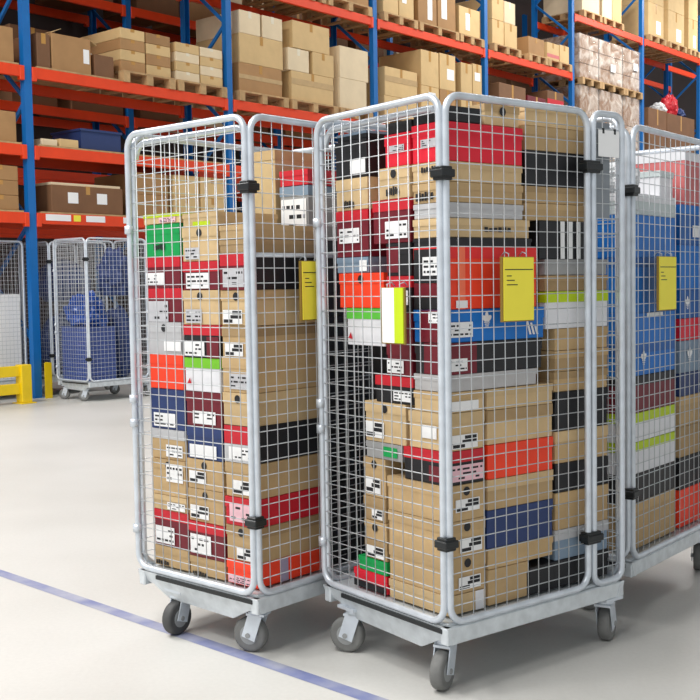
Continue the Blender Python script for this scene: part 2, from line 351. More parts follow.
   (0.04, 0.19, 0.04, 0.388, 1.534, 1.597, 'tan shoebox with black print', 'tan', 'tan', [('txt', 'L', 0.1, 0.7, 0.1, 0.6)]) ,
   (0.04, 0.19, 0.04, 0.388, 1.597, 1.66, 'tan shoebox', 'tan2', 'tan2', [('txt', 'L', 0.3, 0.8, 0.5, 0.8)]) ,
   (0.04, 0.19, 0.04, 0.388, 1.66, 1.78, 'bright red shoebox', 'red2', 'red2', [('label', 'L', 0.3, 0.95, 0.4, 0.6, 'grey')]) ,
 ]),
 (2, 'second short-mesh stack', [
   (0.2, 0.395, 0.04, 0.35, 0.893, 0.983, 'dark maroon shoebox with white label', 'black', 'red', [('label', 'L', 0.5, 0.98, 0.1, 0.5, 'bars')]) ,
   (0.2, 0.33, 0.04, 0.35, 0.983, 1.089, 'maroon shoebox with broad white label', 'maroon', 'maroon', [('label', 'L', 0.02, 0.7, 0.1, 0.5, 'bars')]) ,
   (0.2, 0.325, 0.04, 0.35, 1.089, 1.193, 'maroon shoebox', 'maroon', 'maroon', [('txt', 'L', 0.3, 0.6, 0.2, 0.7)]) ,
   (0.2, 0.325, 0.04, 0.35, 1.193, 1.31, 'maroon shoebox with dark red lid', 'black', 'red', [('label', 'L', 0.5, 0.9, 0.2, 0.6, 'bars')]) ,
   (0.2, 0.325, 0.04, 0.35, 1.31, 1.417, 'black shoebox', 'black', 'black', [('panel', 'L', 'maroon', 0.0, 0.5, 0.1, 0.9)]) ,
   (0.2, 0.395, 0.04, 0.35, 1.417, 1.559, 'maroon shoebox with red lid and white label', 'maroon', 'red', [('label', 'L', 0.35, 0.95, 0.1, 0.5, 'bars')]) ,
   (0.2, 0.36, 0.04, 0.35, 1.559, 1.662, 'tan shoebox with black print', 'tan2', 'tan2', [('txt', 'L', 0.25, 0.7, 0.1, 0.4), ('hole', 'L')]) ,
   (0.195, 0.325, 0.04, 0.35, 1.662, 1.767, 'bright red shoebox with pale label', 'red2', 'red2', [('label', 'L', 0.2, 0.8, 0.45, 0.65, 'grey')]) ,
 ]),
 (2, 'hinge-side stack', [
   (0.336, 0.545, 0.04, 0.35, 1.078, 1.205, 'white shoebox with green lid', 'white', 'green2', [('logo', 'L', 0.1, 0.25)]) ,
   (0.336, 0.585, 0.04, 0.35, 1.205, 1.324, 'orange shoebox', 'orange', 'orange', [('hole', 'L')]) ,
   (0.42, 0.6, 0.04, 0.35, 1.324, 1.378, 'flat pale blue shoebox', 'bluegrey', 'bluegrey', [('label', 'L', 0.75, 0.98, 0.1, 0.8, 'plain')]) ,
   (0.42, 0.6, 0.04, 0.35, 1.378, 1.537, 'maroon shoebox with red lid and white label', 'maroon', 'red', [('label', 'L', 0.1, 0.75, 0.3, 0.62, 'bars')]) ,
   (0.42, 0.6, 0.04, 0.35, 1.537, 1.645, 'tan shoebox with black logo', 'tan2', 'tan2', [('txt', 'L', 0.25, 0.6, 0.05, 0.35)]) ,
   (0.42, 0.6, 0.04, 0.35, 1.645, 1.772, 'tall black box with white label', 'black', 'black', [('label', 'L', 0.5, 0.98, 0.1, 0.5, 'plain')]) ,
 ]),
 (2, 'added gap-darkening stack', [  # black boxes added where the empty gap is only dark
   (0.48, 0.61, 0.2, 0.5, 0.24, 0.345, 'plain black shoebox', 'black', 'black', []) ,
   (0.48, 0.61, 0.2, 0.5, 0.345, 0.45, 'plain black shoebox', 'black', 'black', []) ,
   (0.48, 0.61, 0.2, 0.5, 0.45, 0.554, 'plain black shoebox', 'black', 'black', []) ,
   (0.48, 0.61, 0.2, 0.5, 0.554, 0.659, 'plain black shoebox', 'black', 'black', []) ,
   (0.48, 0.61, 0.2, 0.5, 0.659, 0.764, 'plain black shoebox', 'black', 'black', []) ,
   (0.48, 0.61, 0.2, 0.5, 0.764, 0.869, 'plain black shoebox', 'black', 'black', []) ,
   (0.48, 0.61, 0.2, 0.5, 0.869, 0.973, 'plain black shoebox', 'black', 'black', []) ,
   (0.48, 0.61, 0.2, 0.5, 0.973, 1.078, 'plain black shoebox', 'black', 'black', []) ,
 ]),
 (3, 'stack by the post', [
   (0.04, 0.33, 0.07, 0.52, 0.24, 0.421, 'tan shoebox with white tape', 'tan', 'tan', [('tape', 'R', 0.0, 0.1, 'white')]) ,
   (0.04, 0.33, 0.07, 0.52, 0.421, 0.534, 'black shoebox', 'black', 'black', []) ,
   (0.04, 0.33, 0.07, 0.52, 0.534, 0.658, 'white shoebox with lime lid', 'white', 'lime', []) ,
   (0.04, 0.33, 0.07, 0.52, 0.658, 0.771, 'white shoebox with lime lid', 'white', 'lime', []) ,
   (0.04, 0.33, 0.07, 0.52, 0.771, 0.914, 'maroon shoebox with dark end', 'maroon', 'black', []) ,
   (0.04, 0.33, 0.07, 0.52, 0.914, 1.038, 'large blue shoebox with white logo', 'blue', 'blue2', [('trefoil', 'R', 0.3, 0.5, 0.3)]) ,
   (0.04, 0.33, 0.07, 0.52, 1.038, 1.157, 'large blue shoebox with pale label', 'blue', 'blue', [('label', 'R', 0.35, 0.7, 0.85, 1.0, 'plain')]) ,
   (0.04, 0.33, 0.07, 0.52, 1.157, 1.37, 'large blue shoebox', 'blue', 'blue2', []) ,
   (0.04, 0.33, 0.07, 0.52, 1.37, 1.534, 'large blue shoebox', 'blue', 'blue', []) ,
   (0.04, 0.33, 0.07, 0.52, 1.534, 1.616, 'clear plastic box with grey lid', 'clear', 'white', []) ,
 ]),
 (3, 'far stack', [
   (0.04, 0.33, 0.57, 0.82, 0.24, 0.4, 'orange red shoebox', 'orange', 'orange', []) ,
   (0.04, 0.33, 0.57, 0.82, 0.4, 0.537, 'black shoebox', 'black', 'black', []) ,
   (0.04, 0.33, 0.57, 0.82, 0.537, 0.666, 'tan shoebox', 'tan3', 'tan3', []) ,
   (0.04, 0.33, 0.57, 0.82, 0.666, 0.794, 'tan shoebox', 'tan', 'tan', []) ,
   (0.04, 0.33, 0.57, 0.82, 0.794, 0.892, 'navy shoebox', 'navy', 'navy', []) ,
   (0.04, 0.33, 0.57, 0.82, 0.892, 1.027, 'grey blue shoebox with logo', 'bluegrey', 'bluegrey', [('trefoil', 'R', 0.4, 0.5, 0.3)]) ,
   (0.04, 0.33, 0.57, 0.82, 1.027, 1.12, 'bright red shoebox', 'red2', 'red2', []) ,
   (0.04, 0.33, 0.57, 0.82, 1.12, 1.238, 'blue shoebox with small logo', 'blue2', 'blue2', [('trefoil', 'R', 0.3, 0.5, 0.3)]) ,
   (0.04, 0.33, 0.57, 0.82, 1.238, 1.427, 'blue shoebox', 'blue', 'blue', []) ,
   (0.04, 0.33, 0.57, 0.82, 1.427, 1.594, 'blue shoebox', 'blue2', 'blue', [('label', 'R', 0.5, 1, 0.2, 0.5, 'plain')]) ,
   (0.04, 0.33, 0.61, 0.82, 1.594, 1.814, 'pink and white shoebox', 'pink', 'white', []) ,
 ]),
 (3, 'inner stack', [
   (0.35, 0.6, 0.07, 0.52, 0.24, 0.55, 'large blue shoebox', 'blue', 'blue', []) ,
   (0.35, 0.6, 0.07, 0.52, 0.55, 0.85, 'large blue shoebox', 'blue', 'blue', []) ,
   (0.35, 0.6, 0.07, 0.52, 0.85, 1.13, 'large blue shoebox', 'blue', 'blue', []) ,
   (0.35, 0.6, 0.07, 0.52, 1.13, 1.3, 'large blue shoebox', 'blue', 'blue', []) ,
   (0.35, 0.6, 0.07, 0.52, 1.3, 1.46, 'large blue shoebox', 'blue', 'blue', []) ,
 ]),
 (1, 'gap-darkening rear stack', [  # cartons added at the rear, black to keep the gap between cages dark
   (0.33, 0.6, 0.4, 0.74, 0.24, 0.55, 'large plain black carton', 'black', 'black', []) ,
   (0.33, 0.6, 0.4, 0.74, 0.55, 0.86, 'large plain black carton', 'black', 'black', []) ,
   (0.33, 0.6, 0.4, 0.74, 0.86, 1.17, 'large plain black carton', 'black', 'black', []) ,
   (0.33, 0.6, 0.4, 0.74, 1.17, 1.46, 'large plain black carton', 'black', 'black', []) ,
 ]),
 (1, 'gap-darkening rear corner stack', [  # same black filling, seen as darkness through the middle cage
   (0.04, 0.32, 0.4, 0.74, 0.24, 0.55, 'large plain black carton', 'black', 'black', []) ,
   (0.04, 0.32, 0.4, 0.74, 0.55, 0.86, 'large plain black carton', 'black', 'black', []) ,
   (0.04, 0.32, 0.4, 0.74, 0.86, 1.17, 'large plain black carton', 'black', 'black', []) ,
   (0.04, 0.32, 0.4, 0.74, 1.17, 1.46, 'large plain black carton', 'black', 'black', []) ,
 ]),
]

# ------------------------------------------------------------------ the hall
bm = bmesh.new(); add_box(bm, -14, 26, -8, 44, -.1, 0); struct('floor', bm, M_floor)
bm = bmesh.new(); add_bar(bm, rw(-14, 3.7, 4.75), rw(34, 3.7, 4.75), .2, 9.5); struct('wall_back', bm, M_gap_shade_wall)
bm = bmesh.new(); add_box(bm, -14, 26, -8, 44, 9.5, 9.6); struct('ceiling', bm, M_ceil)
bm = bmesh.new()
p, q = Vector((-2.6, 5.772, .0008)), Vector((.62, 2.735, .0008))
t_ = (q-p).normalized(); n_ = Vector((-t_.y, t_.x, 0))
bm.faces.new([bm.verts.new(v) for v in (p - n_*.03, q - n_*.03, q + n_*.03, p + n_*.03)])
o = struct('trim_1', bm, M_line)

# ------------------------------------------------------------------ roll cages
def wire_grid(bm, f, a0, a1, z0, z1, step_a=.05, step_z=.05, r=.0018):
    na = max(2, round((a1-a0)/step_a)); nz = round((z1-z0)/step_z)
    for k in range(1, na):
        a = a0 + (a1-a0)*k/na
        add_tube(bm, [f(a, z0, 0), f(a, z1, 0)], r, 5)
    for k in range(1, nz):
        z = z0 + (z1-z0)*k/nz
        add_tube(bm, [f(a0, z, .004), f(a1, z, .004)], r, 5)

def caster(parent, x, y, heading, tyre):
    """swivel caster: fork with plate, and a wheel; heading = travel direction in the cage's own frame"""
    c, s = math.cos(heading), math.sin(heading)
    off = .03
    wx, wy = x - off*c, y - off*s
    bm = bmesh.new()
    ax = Vector((-s, c, 0))
    add_box(bm, x-.045, x+.045, y-.045, y+.045, .158, .168)
    add_disc(bm, (x, y, .148), (0,0,1), .034, .02, 16)
    for sd in (-1, 1):
        pts = []
        base = Vector((wx, wy, .0625)) + ax*sd*.0265
        top = Vector((x, y, .14)) + ax*sd*.0265
        add_bar(bm, base - Vector((0,0,.012)), top, .004, .052, up=Vector((c, s, .0001)))
    # fork crown arching over the tyre
    add_bar(bm, Vector((x, y, .138)) - ax*.029, Vector((x, y, .138)) + ax*.029, .07, .008)
    fk = link('caster', bm, M_zinc, parent)
    bm = bmesh.new()
    prof = [(-.0205, .050), (-.0195, .058), (-.012, .0622), (0, .0625), (.012, .0622), (.0195, .058), (.0205, .050)]
    seg = 28; rings = []
    e1 = Vector((c, s, 0))
    for a, r in prof:
        rings.append([bm.verts.new(Vector((wx, wy, .0627)) + ax*a + r*(math.cos(2*PI*k/seg)*e1 + math.sin(2*PI*k/seg)*Vector((0,0,1)))) for k in range(seg)])
    for i in range(len(rings)-1):
        for k in range(seg):
            f = bm.faces.new((rings[i][k], rings[i][(k+1) % seg], rings[i+1][(k+1) % seg], rings[i+1][k])); f.smooth = True
    bm.faces.new(rings[0]); bm.faces.new(rings[-1])
    link('wheel', bm, tyre, fk)
    bm = bmesh.new(); add_disc(bm, (wx, wy, .0627), ax, .034, .0425, 20); add_disc(bm, (wx, wy, .0627), ax, .009, .064, 12)
    link('hub', bm, M_rim, fk)

def panel(parent, name, f, nrm, a0, a1, z0=.235, z1=ZT, rad=.055, mesh=True, r=.0115):
    bm = bmesh.new()
    add_tube(bm, [f(a, z, 0) for a, z in rrect(a0, a1, z0, z1, rad)], r, 10, closed=True, nrm=nrm)
    o = link(name, bm, M_zinc, parent)
    bm = bmesh.new(); wire_grid(bm, f, a0, a1, z0, z1)
    link('wire_mesh', bm, M_wire, o)
    return o

def clip(parent, x, y, z, sx=.044, sy=.044):
    bm = bmesh.new()
    add_box(bm, x-sx/2, x+sx/2, y-sy/2, y+sy/2, z-.021, z+.021)
    add_box(bm, x-sx/2-.006, x+sx/2+.006, y-sy/2-.006, y+sy/2+.006, z-.012, z+.012)
    link('latch_clip', bm, M_blackp, parent, bevel=.003)

def cage(cid, label, loc, rz, casters, split=True, group='wire mesh roll cages'):
    t = thing('roll_cage', label, 'roll cage', loc, rz, group)
    W, D = LU, LV                       # x from -W to 0, y from 0 to D
    # deck: sheet with folded channels along the long sides and deep sloping aprons across the ends
    bm = bmesh.new()
    add_box(bm, -W+.012, -.012, .012, D-.012, .215, .232)
    for x0, x1 in ((-.03, .004), (-W-.004, -W+.03)):
        add_box(bm, x0, x1, -.004, D+.004, .166, .222)
    for k in range(1, 6):
        add_box(bm, -W+.03, -.03, D*k/6-.02, D*k/6+.02, .19, .215)
    deck = link('deck', bm, M_deck, t, bevel=.004)
    for y0, sg in ((-.004, 1), (D+.004, -1)):
        bm = bmesh.new()
        prof = [(-W-.012, .222), (-W-.012, .186), (-W+.06, .176), (-W+.13, .128), (-.16, .118), (-.06, .168), (.006, .168), (.006, .222)]
        front = []
        back = []
        for x, z in prof:
            off = (.222 - z)*.35
            front.append(bm.verts.new((x, y0 + sg*off, z))); back.append(bm.verts.new((x, y0 + sg*(off+.02), z)))
        n = len(prof)
        bm.faces.new(front); bm.faces.new(back[::-1])
        for i in range(n): bm.faces.new((front[i], front[(i+1) % n], back[(i+1) % n], back[i]))
        ap = link('apron', bm, M_deck, t)
        bm = bmesh.new()
        ys = y0 - sg*.004
        add_box(bm, -W+.10, -.02, min(ys, ys+sg*.006), max(ys, ys+sg*.006), .202, .216)
        link('slot', bm, M_blackp, ap)
    # panels
    fL = lambda y: (lambda a, z, o: Vector((-a, y + o, z)))
    fR = lambda x: (lambda a, z, o: Vector((x - o, a, z)))
    pl = panel(t, 'end_panel', fL(0.), (0,1,0), .013, W+.006)
    bm = bmesh.new()                                         # fixed hoop just inside the hinged end panel
    hp = [(a, z) for a, z in rrect(.03, W-.004, .24, ZT-.03, .06) if z > .5]
    add_tube(bm, [Vector((-a, .03, z)) for a, z in ([(.03, .9)] if 0 else []) + hp], .011, 8, nrm=(0,1,0))
    link('hoop', bm, M_zinc, t)
    panel(t, 'end_panel', fL(D), (0,1,0), .014, W+.006)
    if split:
        panel(t, 'wide_gate', fR(0.), (1,0,0), .013, .655)
        panel(t, 'narrow_gate', fR(0.), (1,0,0), .684, D-.004, rad=.038)
        panel(t, 'wide_gate', fR(-W), (1,0,0), .013, .655)
        panel(t, 'narrow_gate', fR(-W), (1,0,0), .684, D-.004, rad=.038)
        for z in (1.667, .403): clip(t, 0, .67, z, .036, .07)
    else:
        panel(t, 'side_panel', fR(0.), (1,0,0), .013, D-.018)
        panel(t, 'side_panel', fR(-W), (1,0,0), .02, D-.018)
    for z in (1.614, .486): clip(t, -.004, .004, z)
    for z in (.38, .78, .87, 1.5):
        bm = bmesh.new(); add_disc(bm, (-W-.008, -.002, z), (0,0,1), .017, .03, 10); link('hinge', bm, M_zinc, t)
    for x, y, h, ty in casters: caster(t, x, y, h, ty)
    return t

c2 = CART[2]
MID = cage(2, 'middle roll cage packed with shoeboxes, split mesh side with a yellow card', (c2[0], c2[1], 0), -c2[2],
     [(-.085, .07, 2.0, M_rubber), (-.525, .045, .55, M_rubber), (-.04, .79, -1.15, M_rubber), (-.55, .78, .4, M_rubber)])
c1 = CART[1]
g1 = cage(1, 'roll cage standing on the blue floor line, bright green shoebox high in its load', (c1[0], c1[1], 0), -c1[2],
     [(-.085, .085, .35, M_rubber), (-.47, .06, 1.7, M_rubberd), (-.06, .77, 1.2, M_rubberd), (-.56, .77, .9, M_rubberd)], split=False)
bm = bmesh.new(); add_tube(bm, [(-.014, .03, 1.39), (-.014, .81, 1.39)], .008, 8); link('cross_bar', bm, M_zinc, g1)
c3 = CART[3]
cage(3, 'roll cage holding large blue shoeboxes and two lime-lidded ones', (c3[0], c3[1], 0), -c3[2],
     [(-.17, .07, .8, M_rubber), (-.55, .06, .6, M_rubber), (-.06, .825, -1.2, M_rubber), (-.56, .77, .9, M_rubber)], split=False)

# ------------------------------------------------------------------ shoeboxes
CAGE = {1: 'cage on the blue line', 2: 'middle cage', 3: 'blue-box cage'}
ORD = ['lowest', 'second', 'third', 'fourth', 'fifth', 'sixth', 'seventh', 'eighth', 'ninth', 'tenth', 'eleventh', 'twelfth', 'thirteenth', 'fourteenth']

def slab(bm, w, d, h, face, a0, a1, b0, b1, off, th=.001, mi=0):
    if face == 'L':
        add_box(bm, -w/2 + a0*w, -w/2 + a1*w, -d/2 - off - th, -d/2 - off, b0*h, b1*h, mi)
    else:
        add_box(bm, w/2 + off, w/2 + off + th, -d/2 + a0*d, -d/2 + a1*d, b0*h, b1*h, mi)

def face_poly(bm, w, d, h, face, pts, off, th=.001):
    """filled outline given in metres from the face's lower corner"""
    def P(a, b, o):
        return (-w/2 + a, -d/2 - off - o, b) if face == 'L' else (w/2 + off + o, -d/2 + a, b)
    A = [bm.verts.new(P(a, b, th)) for a, b in pts]
    bm.faces.new(A)

def shoebox(cart, u0, u1, v0, v1, z0, z1, label, body, lid, feats, name='shoebox', group=None, rng=random):
    j = .004
    du, dv = rng.uniform(-j, j), rng.uniform(0, j)
    w, d, h = u1-u0-.006, v1-v0-.006, z1-z0-.0015
    p = cw(cart, (u0+u1)/2 + max(0, du)*.5, (v0+v1)/2 + dv, z0 + .0005)
    t = thing(name, label, 'shoebox' if name == 'shoebox' else 'carton', p, -CART[cart][2] + rng.uniform(-.008, .008), group)
    bm = bmesh.new(); add_box(bm, -w/2, w/2, -d/2, d/2, 0, h-.003)
    link('body', bm, CM[body], t, bevel=.0015)
    lid = lid or body
    lh = min(.036, h*.36)
    bm = bmesh.new(); e = .0018
    add_box(bm, -w/2-e, w/2+e, -d/2-e, d/2+e, h-lh, h, skip_bottom=True)
    link('lid', bm, CM[lid], t)
    for f in feats:
        k, fc = f[0], f[1]
        fl = w if fc == 'L' else d
        bm = bmesh.new()
        if k == 'label':
            a0, a1, b0, b1, st = f[2:]
            slab(bm, w, d, h, fc, a0, a1, b0, b1, .0034, .0008)
            if st in ('bars', 'dark', 'grey', 'pink'):
                rows = 3
                for r in range(rows):
                    if st == 'dark':
                        q0, q1 = (.04, .5) if r == 0 else (.3, .96)
                        slab(bm, w, d, h, fc, a0+(a1-a0)*(q0+.1*r), a0+(a1-a0)*q1, b0+(b1-b0)*(.08+.3*r), b0+(b1-b0)*(.32+.3*r), .0042, .0004, 1)
                    else:
                        x = .06
                        while x < .9:
                            l = rng.uniform(.08, .26)
                            if rng.random() < .62: slab(bm, w, d, h, fc, a0+(a1-a0)*x, a0+(a1-a0)*min(.95, x+l), b0+(b1-b0)*(.14+.28*r), b0+(b1-b0)*(.26+.28*r), .0042, .0004, 1)
                            x += l + .06
            link('label', bm, [M_labelg if st == 'grey' else M_labelp if st == 'pink' else M_label, M_print], t)
        elif k == 'hole':
            pts = []
            cx, cz, r = fl*.5, h - .021, .0145
            face_poly(bm, w, d, h, fc, [(cx + r*math.cos(a), cz + r*math.sin(a)) for a in [2*PI*i/14 for i in range(14)]], .0034, .0006)
            link('finger_hole', bm, M_print, t)
        elif k == 'txt':
            a0, a1, b0, b1 = f[2:]
            n = 6
            for i in range(n):
                x0 = a0 + (a1-a0)*i/n; x1 = x0 + (a1-a0)/n*.72
                slab(bm, w, d, h, fc, x0, x1, b0 + rng.uniform(0, .15)*(b1-b0), b1 - rng.uniform(0, .3)*(b1-b0), .0034, .0006)
            link('printed_text', bm, M_print, t)
        elif k == 'panel':
            cname, a0, a1, b0, b1 = f[2:]
            slab(bm, w, d, h, fc, a0+.002, a1-.002, b0+.004, b1-.004, .0022, .0008)
            link('end_patch', bm, CM[cname], t)
        elif k == 'tape':
            slab(bm, w, d, h, fc, f[2], f[3], .0, 1., .0024, .0008)
            link('tape_strip', bm, CM[f[4]], t)
        elif k == 'stripes':
            a0, a1 = f[2:]
            for i in range(3):
                s = (a1-a0)/5
                slab(bm, w, d, h, fc, a0 + 2*i*s, a0 + (2*i+1)*s, .0, 1., .0026, .0008)
            link('white_stripes', bm, M_label, t)
        elif k == 'slashes':
            a0, a1 = f[2:]
            for i in range(3):
                x0 = (a0 + (a1-a0)*i/3)*fl; ww = (a1-a0)*fl/5
                hh = h*(.5 - .12*i)
                face_poly(bm, w, d, h, fc, [(x0, h*.12), (x0+ww, h*.12), (x0+ww - hh*.35, h*.12+hh), (x0 - hh*.35, h*.12+hh)], .0034)
            link('slanted_stripes', bm, M_label, t)
        elif k == 'trefoil':
            cx, cz, r = f[2]*fl, f[3]*h, f[4]*h
            for ang, ln in ((PI/2, 1.), (PI/2+.85, .85), (PI/2-.85, .85)):
                pts = []
                for i in range(12):
                    a = 2*PI*i/12
                    lx, ly = .5*ln*r + .5*ln*r*math.cos(a), .26*r*math.sin(a)
                    pts.append((cx + lx*math.cos(ang) - ly*math.sin(ang), cz + lx*math.sin(ang) + ly*math.cos(ang)))
                face_poly(bm, w, d, h, fc, pts, .0034, .0006 + .0001*ln)
            for i in range(3):
                ww = r*(.8 - .16*i); zz = cz - r*(.12 + .2*i)
                face_poly(bm, w, d, h, fc, [(cx-ww/2, zz-.05*r), (cx+ww/2, zz-.05*r), (cx+ww/2, zz+.05*r), (cx-ww/2, zz+.05*r)], .0034, .0009)
            link('leaf_logo', bm, M_label, t)
        elif k == 'logo':
            cx, cz = f[2]*fl, f[3]*h; r = .012
            face_poly(bm, w, d, h, fc, [(cx-r, cz-r*.7), (cx+r, cz-r*.9), (cx+r*.2, cz+r)], .0034)
            link('red_logo', bm, CM['red'], t)
    return t

from collections import Counter
cnt = Counter()
for c, nm, rows in STACKS:
    for r in rows: cnt[(c, r[6])] += 1
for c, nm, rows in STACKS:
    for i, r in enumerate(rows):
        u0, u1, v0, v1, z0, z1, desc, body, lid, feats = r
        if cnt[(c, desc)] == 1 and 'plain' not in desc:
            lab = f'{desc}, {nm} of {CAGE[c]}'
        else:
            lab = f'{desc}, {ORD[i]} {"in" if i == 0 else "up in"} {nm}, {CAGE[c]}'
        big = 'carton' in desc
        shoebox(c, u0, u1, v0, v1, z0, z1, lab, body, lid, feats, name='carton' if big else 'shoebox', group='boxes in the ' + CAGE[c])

L_ = 'L'; R_ = 'R'
# loose boxes lying on top of the stacks
for a in (
    (1, .40, .615, .04, .34, 1.518, 1.556, 'flat pale box with lime edge lying on the bright green shoebox', 'tan2', 'lime', [('label', L_, .45, .9, .1, .6, 'pink')]),
    (1, .205, .395, .04, .34, 1.500, 1.548, 'flat tan box with yellow green lid lying on top of centre stack', 'tan2', 'tan2', [('panel', L_, 'lime', .3, .8, .0, .35)]),
    (1, .295, .45, .42, .70, 1.461, 1.80, 'tall tan box standing deep inside cage on the blue line', 'tan2', 'tan', []),
    (1, .125, .275, .42, .70, 1.461, 1.655, 'white-labelled box under the red box at the back of the cage', 'grey2', 'bluegrey', [('label', L_, .05, .95, .1, .75, 'bars')]),
    (1, .125, .275, .42, .70, 1.656, 1.715, 'flat red box topping the rear corner of cage on the blue line', 'red', 'red', []),
    (2, .04, .19, .045, .205, 1.781, 1.828, 'low black box on the bright red box, middle cage corner', 'black', 'black', []),
    (2, .04, .19, .215, .375, 1.781, 1.848, 'small tan box with dark hole on the bright red box', 'tan2', 'tan', [('hole', R_)]),
    (2, .20, .33, .05, .30, 1.769, 1.806, 'low black box on the labelled bright red box', 'black', 'black', []),
    (2, .43, .60, .05, .30, 1.774, 1.80, 'flat dark box on tall black box at the hinge side', 'black', 'bluegrey', []),
):
    shoebox(*a, group='boxes in the ' + CAGE[a[0]])

# ------------------------------------------------------------------ cards, papers, bags on the cages
def card(cart, face, a0, a1, z0, z1, label, split=None):
    w, h = a1-a0, z1-z0
    p = cw(cart, (a0+a1)/2, -.026, z0) if face == 'L' else cw(cart, -.026, (a0+a1)/2, z0)
    rz = -CART[cart][2] + (0 if face == 'L' else PI/2)
    t = thing('route_card', label, 'card', p, rz, 'yellow cards hung on the cages')
    # local x runs along the face, -y faces outwards
    bm = bmesh.new(); add_box(bm, -w/2-.008, w/2+.004, 0, .008, -.004, h+.002); link('holder', bm, M_holder, t, bevel=.001)
    bm = bmesh.new()
    mats = [M_ycard, M_print, M_white_card, CM['lime']]
    if split:
        add_box(bm, -w/2, -w/2+w*split, -.003, 0, 0, h, 2); add_box(bm, -w/2+w*split, w/2, -.003, 0, 0, h, 3)
    else:
        add_box(bm, -w/2, w/2, -.003, 0, 0, h, 0)
        add_box(bm, -w/2+.004, w/2-.004, -.0036, -.003, h*.80, h*.815, 1)
        for k in range(3): add_box(bm, -w/2+.012, -w/2+.02+w*.1*(k+1), -.0036, -.003, h*(.70-.07*k), h*(.715-.07*k), 1)
    link('card', bm, mats, t)
    for x in (-w*.3, w*.3):
        bm = bmesh.new(); add_tube(bm, [(x, .003, h-.01), (x, .003, h+.012), (x, .022, h+.018), (x, .034, h+.006)], .002, 6)
        link('hook', bm, M_zinc, t)
    return t
card(2, 'R', .228, .362, 1.163, 1.362, 'yellow card with dark heading line hung on the wide mesh of middle cage')
card(2, 'L', .158, .262, 1.098, 1.272, 'white and lime card hung on the short mesh side of middle cage', split=.58)
card(1, 'R', .222, .345, 1.165, 1.368, 'yellow card partly behind the middle cage, on cage on the blue line')
card(3, 'R', .195, .355, 1.168, 1.372, 'yellow card over the large blue shoeboxes')
# paper sheet and grey board on the narrow gate
bm = bmesh.new(); add_box(bm, -.029, -.023, .70, .80, 1.50, 1.825)
o = link('infill_board', bm, M_greysheet, MID); o['label'] = 'grey board filling the top of the narrow gate'
t = bpy.data.objects.new('paper_sheet', None); COL.objects.link(t); t.location = cw(2, -.006, .760, 1.705); t.rotation_euler.z = -CART[2][2]
tag(t, 'blank white paper sheet fixed to the top of the narrow gate', 'paper')
bm = bmesh.new(); add_box(bm, -.001, .001, -.054, .054, 0, .09); link('sheet', bm, M_white_card, t)
bm = bmesh.new()
for y in (-.03, .03): add_box(bm, -.0015, .003, y-.004, y+.004, .078, .096)
link('clip', bm, M_blackp, t)

def bag(label, loc, size, m, seed, cat='plastic bag', name='plastic_bag', amp=.25, rz=0., group=None):
    bm = bmesh.new()
    bmesh.ops.create_icosphere(bm, subdivisions=4, radius=1)
    for v in bm.verts:
        n = v.co.normalized(); o = Vector((seed*7.1, seed*3.3, seed))
        k = 1 + amp*noise.noise(n*2.2 + o) + amp*.55*noise.noise(n*6 + o) + amp*.3*(1-abs(noise.noise(n*11 + o)))
        co = n*k
        co.x *= size[0]/2; co.y *= size[1]/2; co.z = max(co.z, -.72)*size[2]/2
        v.co = co
    zmin = min(v.co.z for v in bm.verts)
    for v in bm.verts: v.co.z -= zmin
    o = link(name, bm, m, loc=loc, rz=rz)
    return tag(o, label, cat, group)
bag('crumpled clear plastic bag on the blue-box cage load', cw(3, .19, .22, 1.618), (.22, .24, .15), M_film_bag, 3, rz=-CART[3][2])
bag('black crumpled bag on the load of blue-box cage', cw(3, .46, .40, 1.462), (.2, .26, .34), M_blackp, 5, rz=-CART[3][2])
bag('white crumpled plastic seen through the narrow gate of middle cage', cw(3, .46, .15, 1.462), (.2, .13, .2), M_film_bag, 8, rz=-CART[3][2])
t = thing('shoebox', 'white and clear lidded box slanting near the top of blue-box cage', 'shoebox', cw(3, .19, .478, 1.618), -CART[3][2], 'boxes in the blue-box cage')
bm = bmesh.new(); add_box(bm, -.12, .12, -.05, .08, 0, .08); link('body', bm, CM['white'], t, bevel=.002)
bm = bmesh.new(); add_box(bm, -.124, .124, -.054, .084, .08, .105); link('lid', bm, CM['clear'], t, bevel=.002)

# ------------------------------------------------------------------ pallet racking
LV_Z = (2.119, 2.903, 3.812, 5.469, 6.678)
BAY = 3.197; DEP = .95
def upright(parent, s, top=7.8, braces=True):
    bm = bmesh.new()
    # open front post section with a lip and two rear flanges
    for t0, sg in ((0, 1), (DEP, -1)):
        add_box(bm, s-.05, s+.05, min(t0, t0+sg*.012), max(t0, t0+sg*.012), 0, top)
        for x in (-.05, .042): add_box(bm, s+x, s+x+.008, min(t0+sg*.012, t0+sg*.085), max(t0+sg*.012, t0+sg*.085), 0, top)
    o = link('upright', bm, M_blue, parent)
    bm = bmesh.new()
    for t0 in (.04, DEP-.04): add_box(bm, s-.075, s+.075, t0-.055, t0+.055, 0, .008)
    link('foot_plate', bm, M_blue, o)
    if braces:
        bm = bmesh.new()
        z = .66; k = 0
        nodes = [(.06, .03)]
        while z < top: nodes.append((DEP-.06 if False else .06 if k % 2 == 0 else DEP-.06, z)); z += .71; k += 1
        nodes = nodes[1:]
        for (a, za), (b, zb) in zip(nodes, nodes[1:]): add_bar(bm, (s, a, za), (s, b, zb), .03, .045)
        add_bar(bm, (s, .05, .25), (s, DEP-.05, .25), .03, .045)
        link('brace', bm, M_blue, o)
    return o

